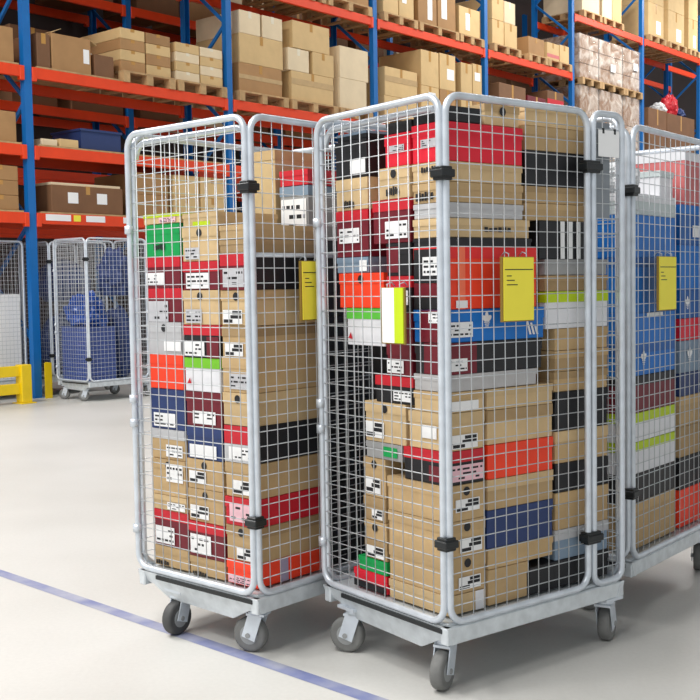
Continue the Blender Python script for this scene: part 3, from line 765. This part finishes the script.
def rack(label, t0, bays, levels, name='pallet_rack'):
    p = rw(0, t0, 0)
    R = thing(name, label, 'pallet rack', p, RACK[2])
    for k in sorted(set([b for b in bays] + [b+1 for b in bays])): upright(R, k*BAY)
    for b in bays:
        for lv in levels(b):
            for tt in (.0, DEP):
                bm = bmesh.new()
                y0, y1 = (-.012, .04) if tt == 0 else (tt-.04, tt+.012)
                add_box(bm, b*BAY+.052, (b+1)*BAY-.052, y0, y1, LV_Z[lv]-.065, LV_Z[lv]+.065)
                for xs in (b*BAY+.052, (b+1)*BAY-.112):
                    add_box(bm, xs, xs+.06, y0-.006, y1+.006, LV_Z[lv]-.1, LV_Z[lv]+.064)
                o = link('beam', bm, M_orange, R, bevel=.004)
                if lv == 0 and tt == 0 and b == 0 and t0 == 0:
                    for x0, x1, m in ((.17, .52, M_white_card), (.56, .66, M_ycard), (.74, 1.02, M_white_card), (1.3, 1.5, M_white_card)):
                        bm = bmesh.new(); add_box(bm, x0, x1, y0-.004, y0, LV_Z[0]-.02, LV_Z[0]+.055); link('location_sticker', bm, m, o)
    if t0 == 0:
        for b, lv, s0, s1 in SHELF_SHADE:
            bm = bmesh.new(); add_box(bm, b*BAY+s0, b*BAY+s1, -.01, DEP+.01, LV_Z[lv]+.0655, LV_Z[lv]+.084)
            link('shelf_shade_board', bm, M_wood, R)
    return R
SHELF_SHADE = [(-1, 0, .12, BAY-.12), (-1, 1, .12, BAY-.12), (-1, 2, .12, BAY-.12), (0, 0, .12, BAY-.12), (0, 1, .12, BAY-.12), (0, 2, .12, 1.3), (-1, 3, .12, BAY-.12), (0, 3, .12, BAY-.12), (-1, 4, .12, BAY-.12), (0, 4, .12, BAY-.12), (1, 4, .12, BAY-.12), (2, 4, .12, BAY-.12)]  # upper two levels are unseen boards added to shade the second rack
rack('blue and orange pallet rack with loads, blue uprights facing the aisle', 0., range(-1, 7),
     lambda b: {-1: (0,1,2,3,4), 0: (0,1,2,3,4), 1: (0,1,2,3,4), 2: (0,1,2,3,4), 3: (0,1,2,3), 4: (0,4), 5: (0,2,4), 6: (0,2,4)}[b])  # top beams of the first four bays added to carry the shading boards
rack('second rack standing in shade behind the first rack', 2.2, range(-2, 7), lambda b: (0, 1, 2, 3, 4))

# ------------------------------------------------------------------ loads on the rack
def pallet(s0, s1, lv, label, t0=.0, z=None):
    w = s1-s0; d = DEP + .06
    z = LV_Z[lv] + .066 if z is None else z
    o = thing('pallet', label, 'pallet', rw((s0+s1)/2, t0 + d/2 - .03, z), RACK[2], 'wooden pallets on the rack')
    bm = bmesh.new(); n = 6
    for k in range(n):
        y = -d/2 + d*(k+.04)/n
        add_box(bm, -w/2, w/2, y, y + d/n*.86, .122, .144)
    link('deck_boards', bm, M_wood, o)
    for x in (-w/2+.05, 0, w/2-.05):
        bm = bmesh.new()
        for y in (-d/2+.06, 0, d/2-.06): add_box(bm, x-.05, x+.05, y-.06, y+.06, .022, .122)
        add_box(bm, x-.05, x+.05, -d/2, d/2, 0, .022)
        link('bearer', bm, M_wood, o)
    return z + .144

def carton(s0, s1, z0, z1, label, m=None, t0=.03, t1=.95, tape=True, lab=None, rot=0., band=None):
    m = m or M_brown
    w, d, h = s1-s0-.012, t1-t0, z1-z0-.002
    o = thing('carton', label, 'carton', rw((s0+s1)/2, (t0+t1)/2, z0+.0008), RACK[2]+rot, 'cartons on the rack')
    bm = bmesh.new(); add_box(bm, -w/2, w/2, -d/2, d/2, 0, h); link('body', bm, m, o, bevel=.006)
    if tape:
        bm = bmesh.new()
        add_box(bm, -.03, .03, -d/2-.0015, -d/2, h*.7, h); add_box(bm, -.03, .03, -d/2-.0015, d/2, h, h+.0015)
        link('tape', bm, M_tapew if m is M_pale else M_tape, o)
    if lab:
        bm = bmesh.new(); a, b, c, e = lab
        add_box(bm, -w/2+a*w, -w/2+b*w, -d/2-.003, -d/2-.0005, c*h, e*h); link('label', bm, M_white_card, o)
    if band:
        bm = bmesh.new(); add_box(bm, -w/2-.001, w/2+.001, -d/2-.003, -d/2-.0005, band[0]*h, band[1]*h); link('band', bm, CM[band[2]], o)
    return o

UB = ['first', 'second', 'third', 'fourth', 'fifth', 'sixth']
# first bay, third level: crumpled brown cartons, then a wide block of flat cartons
SH = .0855
z = LV_Z[2] + SH
carton(.15, .34, z, z+.40, 'narrow brown carton touching first blue upright on third level', M_dkbrown, t1=.9)
carton(.35, .92, z, z+.43, 'large dented brown carton with open flaps, first bay', M_brown, lab=(.8, .95, .3, .7), t1=.9, tape=False)
bm = bmesh.new()
add_bar(bm, (-.27, -.42, .01), (-.27, .42, .01), .012, .005); add_bar(bm, (-.27, 0, .004), (-.13, 0, .07), .84, .004, up=Vector((0,0,1)))
add_bar(bm, (.27, 0, .004), (.38, 0, -.05), .84, .004)
fl_ = link('carton_flap', bm, M_brown2, loc=rw(.635, .465, z+.43), rz=RACK[2]); fl_.parent = None
big_ = [o for o in COL.objects if o.get('label', '').startswith('large dented')][0]
bpy.context.view_layer.update()
fl_.parent = big_; fl_.location = (0, 0, .43); fl_.rotation_euler = (0, 0, 0)
carton(.96, 1.26, z, z+.27, 'low dark brown carton beside the dented one', M_dkbrown, t1=.8, tape=False)
bag('crumpled grey film on the low dark brown carton', rw(1.11, .38, z+.272), (.11, .4, .12), M_film_bag, 21)
z = pallet(1.36, 2.2, 2, 'wooden pallet under the flat cartons with draped plastic')
for k in range(4):
    for i, (a, b) in enumerate(((1.36, 1.76), (1.77, 2.18))):
        carton(a, b, z+.135*k, z+.135*(k+1), f'flat tan carton, {ORD[k]} layer, {["nearer the dented cartons", "away from dented cartons"][i]}, draped pallet', M_brown2 if (k+i) % 2 else M_brown)
z = pallet(2.25, 3.12, 2, 'wooden pallet under flat cartons against second blue upright')
for k in range(4):
    for i, (a, b) in enumerate(((2.26, 2.68), (2.69, 3.1))):
        carton(a, b, z+.125*k, z+.125*(k+1), f'flat tan carton, {ORD[k]} layer, {["away from", "touching"][i]} second blue upright', M_brown2 if (k+i) % 2 else M_pale)
# second bay, third level
z = pallet(3.36, 4.34, 2, 'wooden pallet right after second blue upright')
carton(3.40, 4.27, z, z+.40, 'grey tan carton at the bottom of stack by second blue upright', M_brown, band=(.45, .6, 'tan'))
carton(3.42, 4.30, z+.40, z+.81, 'wide tan carton in the middle of stack by second blue upright', M_brown2)
carton(3.43, 3.85, z+.81, z+1.13, 'pale carton topping the stack, touching second blue upright', M_pale)
carton(3.88, 4.30, z+.81, z+1.13, 'pale carton topping the stack, away from second blue upright', M_pale)
z = pallet(4.42, 5.44, 2, 'wooden pallet under the four-carton stack in second bay')
carton(4.46, 5.40, z, z+.43, 'wide yellowish carton at the bottom of four-carton stack', M_brown2, band=(.55, .75, 'tan'))
carton(4.40, 4.86, z+.43, z+.76, 'pale carton with shiny front in the four-carton stack', M_pale)
carton(4.93, 5.42, z+.43, z+.77, 'ribbed tan carton beside the shiny pale carton', M_brown2)
carton(4.50, 5.33, z+.77, z+1.17, 'wide tan carton on top of four-carton stack', M_brown2)
z = pallet(5.5, 6.28, 2, 'wooden pallet under two square pale cartons')
carton(5.54, 6.2, z, z+.47, 'lower square pale carton before third blue upright', M_pale, tape=False)
carton(5.55, 6.25, z+.47, z+.96, 'upper square pale carton before third blue upright', M_pale, tape=False)
# third bay, third level
z = pallet(6.6, 7.56, 2, 'wooden pallet just after third blue upright')
carton(6.64, 7.52, z, z+.33, 'lower tan carton just after third blue upright', M_brown2)
carton(6.66, 7.54, z+.33, z+.80, 'upper tan carton just after third blue upright', M_brown2, band=(.5, .7, 'tan'))
z = pallet(7.62, 8.68, 2, 'wooden pallet under tall cartons in third bay')
carton(7.64, 8.16, z, z+.62, 'lower tall tan carton in the middle of third bay', M_brown2, lab=(.4, .8, .6, .85))
carton(8.18, 8.66, z, z+.62, 'lower tall brown carton in the middle of third bay', M_brown)
carton(7.64, 8.16, z+.62, z+1.22, 'upper tall tan carton in the middle of third bay', M_brown2)
carton(8.18, 8.66, z+.62, z+1.24, 'upper tall carton with white label in third bay', M_brown2, lab=(.45, .9, .3, .6))
z = pallet(8.78, 9.5, 2, 'wooden pallet under cartons before fourth blue upright')
carton(8.82, 9.18, z, z+.58, 'lower tan carton before fourth blue upright', M_brown2)
carton(8.82, 9.18, z+.58, z+1.17, 'upper tan carton before fourth blue upright', M_brown2)
carton(9.19, 9.49, z, z+.6, 'lower tan carton touching fourth blue upright', M_brown)
carton(9.19, 9.49, z+.6, z+1.2, 'upper carton with white label touching fourth blue upright', M_brown2, lab=(.2, .8, .5, .75))
# fourth bay, third level: dark and red mixed load
z = pallet(10.0, 12.5, 2, 'wide pallet of dark mixed goods in fourth bay')
carton(10.05, 11.0, z, z+.98, 'dark brown tall carton in fourth bay, middle level', M_dkbrown)
carton(11.05, 11.75, z, z+.86, 'maroon carton in fourth bay, middle level', CM['maroon'])
carton(11.8, 12.45, z, z+1.05, 'dark brown carton in fourth bay with red band', M_dkbrown, band=(.7, .85, 'red'))
# fourth level
z4 = LV_Z[3]
z = pallet(3.4, 4.5, 3, 'high pallet above the stack by second blue upright')
carton(3.42, 4.45, z, z+.8, 'high tan carton above the stack by second blue upright', M_brown2)
z = pallet(4.62, 5.2, 3, 'high pallet above four-carton stack')
carton(4.66, 5.16, z, z+.8, 'high yellowish carton above four-carton stack', M_brown2)
z = pallet(5.26, 6.3, 3, 'high pallet before third blue upright')
carton(5.28, 5.76, z, z+.8, 'high tan carton before third blue upright', M_brown2, lab=(.3, .6, .0, .3))
carton(5.78, 6.28, z, z+.8, 'high brown carton touching third blue upright', M_brown)
z = pallet(6.6, 7.5, 3, 'high pallet after third blue upright')
carton(6.64, 7.05, z, z+.8, 'high tan carton touching third blue upright on its far side', M_brown2)
carton(7.06, 7.47, z, z+.8, 'high yellow tan carton second after third blue upright', M_brown2, lab=(.2, .5, .3, .7))
z = pallet(7.56, 8.7, 3, 'high pallet with long white labels in third bay')
carton(7.58, 8.12, z, z+.88, 'high carton with long white label in third bay', M_brown, lab=(.5, .75, .1, .8))
carton(8.14, 8.68, z, z+.88, 'high carton with short white label in third bay', M_brown, lab=(.2, .5, .2, .6))
z = pallet(8.74, 9.5, 3, 'high pallet before fourth blue upright')
carton(8.78, 9.44, z, z+.5, 'high carton with white tag before fourth blue upright', M_brown2, lab=(.3, .5, .2, .8))
z = pallet(9.82, 10.75, 3, 'high pallet after fourth blue upright')
carton(9.84, 10.24, z, z+.45, 'tan carton low in tall high stack after fourth upright', M_brown2)
carton(10.26, 10.70, z, z+.45, 'yellow tan carton low in tall high stack after fourth upright', M_brown2)
carton(9.84, 10.24, z+.45, z+.87, 'tan carton topping tall high stack after fourth upright', M_brown2)
carton(10.26, 10.64, z+.45, z+.85, 'yellow tan carton topping tall high stack after fourth upright', M_pale)
z = pallet(11.05, 11.75, 3, 'high pallet under the carton with pink band')
carton(11.1, 11.7, z, z+.34, 'low carton in fourth bay, grey tan, high level', M_brown)
z = pallet(11.78, 12.7, 3, 'high pallet before fifth blue upright')
carton(11.8, 12.28, z, z+.34, 'high carton with pink band in fourth bay', M_brown2, band=(.15, .35, 'pink'))
carton(12.3, 12.68, z, z+.36, 'high carton against fifth blue upright', M_brown2)
# fifth bay: six wrapped loads, two high
def wrapped(s0, s1, z0, z1, label):
    w, d, h = s1-s0-.03, .9, z1-z0
    o = thing('wrapped_load', label, 'wrapped load', rw((s0+s1)/2, .5, z0), RACK[2], 'film wrapped loads in the fifth bay')
    n, mrows = 2, 3
    for r in range(mrows):
        for c in range(n):
            bm = bmesh.new()
            add_box(bm, -w/2 + w*c/n + .006, -w/2 + w*(c+1)/n - .006, -d/2, d/2, h*r/mrows + .002, h*(r+1)/mrows - .004)
            link('carton', bm, M_wrapped, o, bevel=.01)
    bm = bmesh.new()
    nx, nz = 10, 10
    ring = [(-w/2-.012, -d/2-.012), (w/2+.012, -d/2-.012), (w/2+.012, d/2+.012), (-w/2-.012, d/2+.012)]
    V = [[bm.verts.new((x + random.uniform(-.008, .008), y + random.uniform(-.008, .008), h*k/nz)) for x, y in ring] for k in range(nz+1)]
    for k in range(nz):
        for i in range(4): bm.faces.new((V[k][i], V[k][(i+1) % 4], V[k+1][(i+1) % 4], V[k+1][i]))
    link('film', bm, M_film, o)
    if random.random() < .8:
        bm = bmesh.new(); x = random.uniform(-.2, .1); zz = random.uniform(.3, .6)*h
        add_box(bm, x, x+.22, -d/2-.03, -d/2-.022, zz, zz+.16); link('white_label', bm, M_white_card, o)
zz = LV_Z[0] + 2.32
for k, (a, b) in enumerate(((13.13, 13.98), (13.99, 15.08), (15.1, 15.92))):
    pos = ('against fifth blue upright', 'in the middle of fifth bay', 'against sixth blue upright')[k]
    z0 = 2.2
    z1 = pallet(a, b, 0, f'pallet carrying the lower wrapped load {pos}')
    # three tiers: the lowest is hidden behind the cages, so the visible lower load is the middle tier
    wrapped(a, b, z1, 3.28, f'lowest film wrapped load {pos}')
    z2 = pallet(a, b, 0, f'pallet carrying the second wrapped load {pos}', z=3.281)
    wrapped(a, b, z2, 5.36, f'second tier film wrapped load {pos}')
    z3 = pallet(a, b, 0, f'pallet carrying the top wrapped load {pos}', z=5.361)
    wrapped(a, b, z3, 6.42, f'top film wrapped load {pos}')
# fifth level
z = pallet(13.2, 14.0, 4, 'top pallet against fifth blue upright'); carton(13.22, 13.98, z, z+.6, 'top tan carton against fifth blue upright', M_pale)
z = pallet(14.08, 15.0, 4, 'top pallet in the middle of fifth bay'); carton(14.1, 14.55, z, z+.75, 'top pale carton in the middle of fifth bay', M_pale); carton(14.56, 15.0, z, z+.75, 'top tan carton in the middle of fifth bay', M_brown2)
for k, (a, b) in enumerate(((16.3, 17.15), (17.35, 18.3), (18.5, 19.1))):
    pos = ('just after sixth blue upright', 'in the middle of sixth bay', 'at the far end of sixth bay')[k]
    z = pallet(a, b, 4, f'top pallet {pos}')
    carton(a+.02, b-.02, z, z+.75, f'lower tall tan carton {pos}', M_brown2, lab=(.5, .8, .1, .5))
    carton(a+.02, b-.02, z+.75, z+1.5, f'upper tall tan carton {pos}', M_brown2)
# sixth bay middle: dark mixed goods with red and white
z = pallet(16.3, 19.0, 2, 'wide pallet of mixed goods in sixth bay')
carton(16.32, 17.3, z, z+1.22, 'dark carton low in sixth bay', M_dkbrown)
carton(17.32, 18.9, z, z+1.2, 'long brown carton low in sixth bay', M_dkbrown)
bag('white crumpled film bundle among mixed goods in sixth bay', rw(17.52, .35, z+1.202), (.36, .4, .32), M_film_bag, 4)
bag('red crumpled bundle among mixed goods in sixth bay', rw(18.1, .35, z+1.202), (.42, .4, .6), CM['red'], 6, cat='bundle', name='bundle')
bag('blue crumpled bundle among mixed goods in sixth bay', rw(18.62, .35, z+1.202), (.34, .4, .3), CM['navy'], 9, cat='bundle', name='bundle')
# first bay, lower levels
z = LV_Z[0] + SH
carton(.28, 1.34, z, z+.33, 'wide brown carton with two white labels on lowest rack level', M_dkbrown, lab=(.22, .36, .35, .75), t1=.8)
bm = bmesh.new(); add_box(bm, .13, .28, -.388, -.3855, .12, .25)
link('label', bm, M_white_card, [o for o in COL.objects if o.get('label','').startswith('wide brown carton')][0])
bm = bmesh.new(); add_box(bm, .0, 1.02, .0, .5, 0, .03)
o = link('plank', bm, M_pale, loc=rw(.3, .06, z+.331), rz=RACK[2]); tag(o, 'pale plank lying on the wide brown carton', 'plank')
for k in range(2):
    carton(1.57, 2.08, z+.28*k, z+.28*(k+1), f'{["lower", "upper"][k]} brown carton beside the wide labelled carton', M_brown)
for k in range(2):
    carton(2.17, 2.62, z+.285*k, z+.285*(k+1), f'{["lower", "upper"][k]} tan carton on lowest level before second upright', M_brown2)
    carton(2.64, 3.08, z+.285*k, z+.285*(k+1), f'{["lower", "upper"][k]} tan carton on lowest level touching second upright', M_brown2)
z = LV_Z[1] + SH
carton(.17, .4, z, z+.08, 'flat pale carton beside first upright on second level', M_pale, tape=False)
carton(.42, .70, z, z+.1, 'flat tan carton on second level', M_brown2, tape=False)
o = thing('crate', 'dark blue crate on the second rack level', 'crate', rw(1.08, .4, z), RACK[2])
bm = bmesh.new()
for x0, x1, y0, y1 in ((-.3,.3,-.3,-.28), (-.3,.3,.28,.3), (-.3,-.28,-.28,.28), (.28,.3,-.28,.28)): add_box(bm, x0, x1, y0, y1, 0, .26)
add_box(bm, -.3, .3, -.3, .3, 0, .02); link('shell', bm, CM['navy'], o)
bm = bmesh.new()
for x0, x1, y0, y1 in ((-.315,.315,-.315,-.28), (-.315,.315,.28,.315), (-.315,-.28,-.28,.28), (.28,.315,-.28,.28)): add_box(bm, x0, x1, y0, y1, .235, .262)
link('rim', bm, CM['navy'], o)
# bay before the first upright
z = LV_Z[0] + SH
for k in range(3):
    carton(-.62, -.15, z+.17*k, z+.17*(k+1), f'brown carton before first upright, {ORD[k]} of its pile', M_brown)
    carton(-1.1, -.64, z+.17*k, z+.17*(k+1), f'brown carton one place before first upright, {ORD[k]} of its pile', M_brown)
z = LV_Z[2] + SH
carton(-.7, -.15, z, z+.4, 'brown carton before first upright on third level', M_brown)
z = LV_Z[1] + SH
carton(-.7, -.15, z, z+.35, 'brown carton before first upright on second level', M_brown)
# second row, in shade: tall, mostly dark brown cartons added to darken the gaps
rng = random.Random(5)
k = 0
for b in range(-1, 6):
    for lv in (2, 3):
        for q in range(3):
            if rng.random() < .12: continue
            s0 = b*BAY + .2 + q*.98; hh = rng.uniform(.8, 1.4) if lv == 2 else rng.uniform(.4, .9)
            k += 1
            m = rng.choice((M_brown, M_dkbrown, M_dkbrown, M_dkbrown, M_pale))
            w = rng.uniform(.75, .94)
            nm_ = f'{["brown", "shade-dark brown", "pale", "tan"][(M_brown, M_dkbrown, M_pale, M_brown2).index(m)]} carton in second rack, {["level with first loads", "high level"][lv-2]}, {["zeroth", "first", "second", "third", "fourth", "fifth", "sixth", "seventh"][b+1]} bay, {["near end", "centre", "far end"][q]}'
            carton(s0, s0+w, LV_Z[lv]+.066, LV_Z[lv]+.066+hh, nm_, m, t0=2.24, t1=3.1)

# ------------------------------------------------------------------ ground level by the rack
q = rw(-.90, .12)
BG = [(-2.945, 12.12, .74), (q.x, q.y, .713)]
proto = None
q2 = rw(.24, .06); BG.append((q2.x, q2.y, .713))
for k, (x, y, a) in enumerate(BG):
    lab = ('roll cage of blue plastic standing under the rack beams', 'roll cage with white boxes standing behind yellow guard rail', 'roll cage of dark film standing under the rack, behind the cage of blue plastic')[k]
    src = [o for o in COL.objects if o.name == 'roll_cage.002'][0] if 'roll_cage.002' in COL.objects else [o for o in COL.objects if o.get('category') == 'roll cage'][-1]
    r = copy_tree(src); r.location = (x, y, 0); r.rotation_euler.z = -a; r['label'] = lab
    CART[10+k] = (x, y, a)
def tote(cart, u0, u1, v0, v1, z0, h, label):
    p = cw(cart, (u0+u1)/2, (v0+v1)/2, z0); w, d = u1-u0, v1-v0
    t = thing('folded_tote', label, 'crate', p, -CART[cart][2], 'folded blue totes')
    bm = bmesh.new(); add_box(bm, -w/2, w/2, -d/2, d/2, 0, h*.72); link('base', bm, M_bluetote, t)
    bm = bmesh.new(); add_box(bm, -w/2-.006, w/2+.006, -d/2-.006, d/2+.006, h*.72, h-.002); link('rim', bm, M_bluetote, t)
z = .24
for k in range(11):
    tote(10, .05, .60, .05, .40, z, .055, f'folded blue tote, {ORD[k]} {"in" if k == 0 else "up in"} pile inside cage under the rack'); z += .0555
bag('crumpled pale blue film bag on the folded totes', cw(10, .32, .21, z), (.5, .32, .42), M_bluebag, 2, rz=-CART[10][2], amp=.4)
bag('dark blue crumpled film filling the deeper half of cage', cw(10, .32, .62, .242), (.48, .28, .92), CM['navy'], 7, rz=-CART[10][2], amp=.2)
bag('blue film heaped at the top inside cage under the rack', cw(10, .32, .62, 1.2), (.46, .33, .62), CM['navy'], 12, rz=-CART[10][2], amp=.35)
bag('dark film heap low in the cage deep under the rack', cw(12, .32, .42, .242), (.54, .74, .86), CM['navy'], 31, rz=-CART[12][2], amp=.12)
bag('dark film heap high in the cage deep under the rack', cw(12, .32, .42, 1.13), (.5, .7, .6), CM['navy'], 33, rz=-CART[12][2], amp=.12)
for k in range(2):
    p = cw(11, .32, .22 + .39*k, .242)
    t = thing('carton', f'large white box inside cage behind yellow guard rail, {["nearer", "farther"][k]} one', 'carton', p, -CART[11][2], 'white boxes by the guard rail')
    bm = bmesh.new(); add_box(bm, -.29, .27, -.19, .19, 0, .98); link('body', bm, M_white_card, t, bevel=.008)
    bm = bmesh.new(); add_box(bm, -.294, .275, -.1935, .1935, .90, .99); link('lid', bm, M_white_card, t, bevel=.004)
bag('dark blue film heaped on the large white boxes', cw(11, .32, .24, 1.234), (.46, .3, .5), M_bluebag, 15, rz=-CART[11][2], amp=.15)
# yellow guard rail and upright protector
g = thing('guard_rail', 'yellow steel guard rail protecting the rack end', 'guard rail', rw(-.42, -.36, 0), RACK[2])
dx, dy = 1., 0.
for k in (0, 1):
    bm = bmesh.new(); cx, cy = -1.25*k*dx, -1.25*k*dy
    add_box(bm, cx-.065, cx+.065, cy-.065, cy+.065, .012, .44); add_box(bm, cx-.1, cx+.1, cy-.1, cy+.1, 0, .012)
    link('post', bm, M_yellow, g, bevel=.006)
for zz in (.37, .17):
    bm = bmesh.new(); add_bar(bm, (-.06*dx, -.06*dy, zz), (-1.2*dx, -1.2*dy, zz), .05, .12); link('rail', bm, M_yellow, g, bevel=.006)
bm = bmesh.new()
pts = [(-.02, -.03), (.075, -.03), (.075, .09)]
inn = [(-.02, -.018), (.063, -.018), (.063, .09)]
lo = [bm.verts.new((x, y, 0)) for x, y in pts + inn[::-1]]; hi = [bm.verts.new((x, y, .42)) for x, y in pts + inn[::-1]]
n = len(lo); bm.faces.new(lo); bm.faces.new(hi)
for i in range(n): bm.faces.new((lo[i], lo[(i+1) % n], hi[(i+1) % n], hi[i]))
o = link('upright_protector', bm, M_yellow, loc=rw(.03, -.10, 0), rz=RACK[2])
tag(o, 'yellow steel protector at the foot of first blue upright', 'post protector')

# ------------------------------------------------------------------ unseen fill lights added for brightness, and world light
def fill_light(x, y, z, sx, sy, power, rz=0., col=(1,.985,.96)):
    ld = bpy.data.lights.new('hall_fill', 'AREA'); ld.shape = 'RECTANGLE'; ld.size = sx; ld.size_y = sy; ld.energy = power; ld.color = col
    o = bpy.data.objects.new('hall_fill', ld); COL.objects.link(o); o.location = (x, y, z); o.rotation_euler = (0, 0, rz)
    return o


LP, LR, WP, EX = 540, 290, .75, 0.
for x, y, k in ((-7., -3., .6), (-2.2, -3., .55), (-7.5, 1.5, .8), (-2.4, 1.5, .6), (-5.5, 6., 1.), (-8., 9., 1.1)):
    fill_light(x, y, 8.9, 1.2, 2.4, LP*k)
for s, k in ((4., .3), (9., 1.), (14.5, 1.2), (20., 1.2)):  # unseen lights added along the rack to brighten its farther bays
    q = rw(s, -2.6); fill_light(q.x, q.y, 8.9, 1.0, 2.6, LR*k, RACK[2])

w = bpy.data.worlds.new('world'); S.world = w; w.use_nodes = True
bg = w.node_tree.nodes['Background']; bg.inputs[0].default_value = (.93, .97, 1, 1); bg.inputs[1].default_value = WP
vs = S.view_settings
vs.view_transform = 'Standard'; vs.look = 'None'; vs.gamma = 1; vs.use_curve_mapping = False; vs.exposure = EX
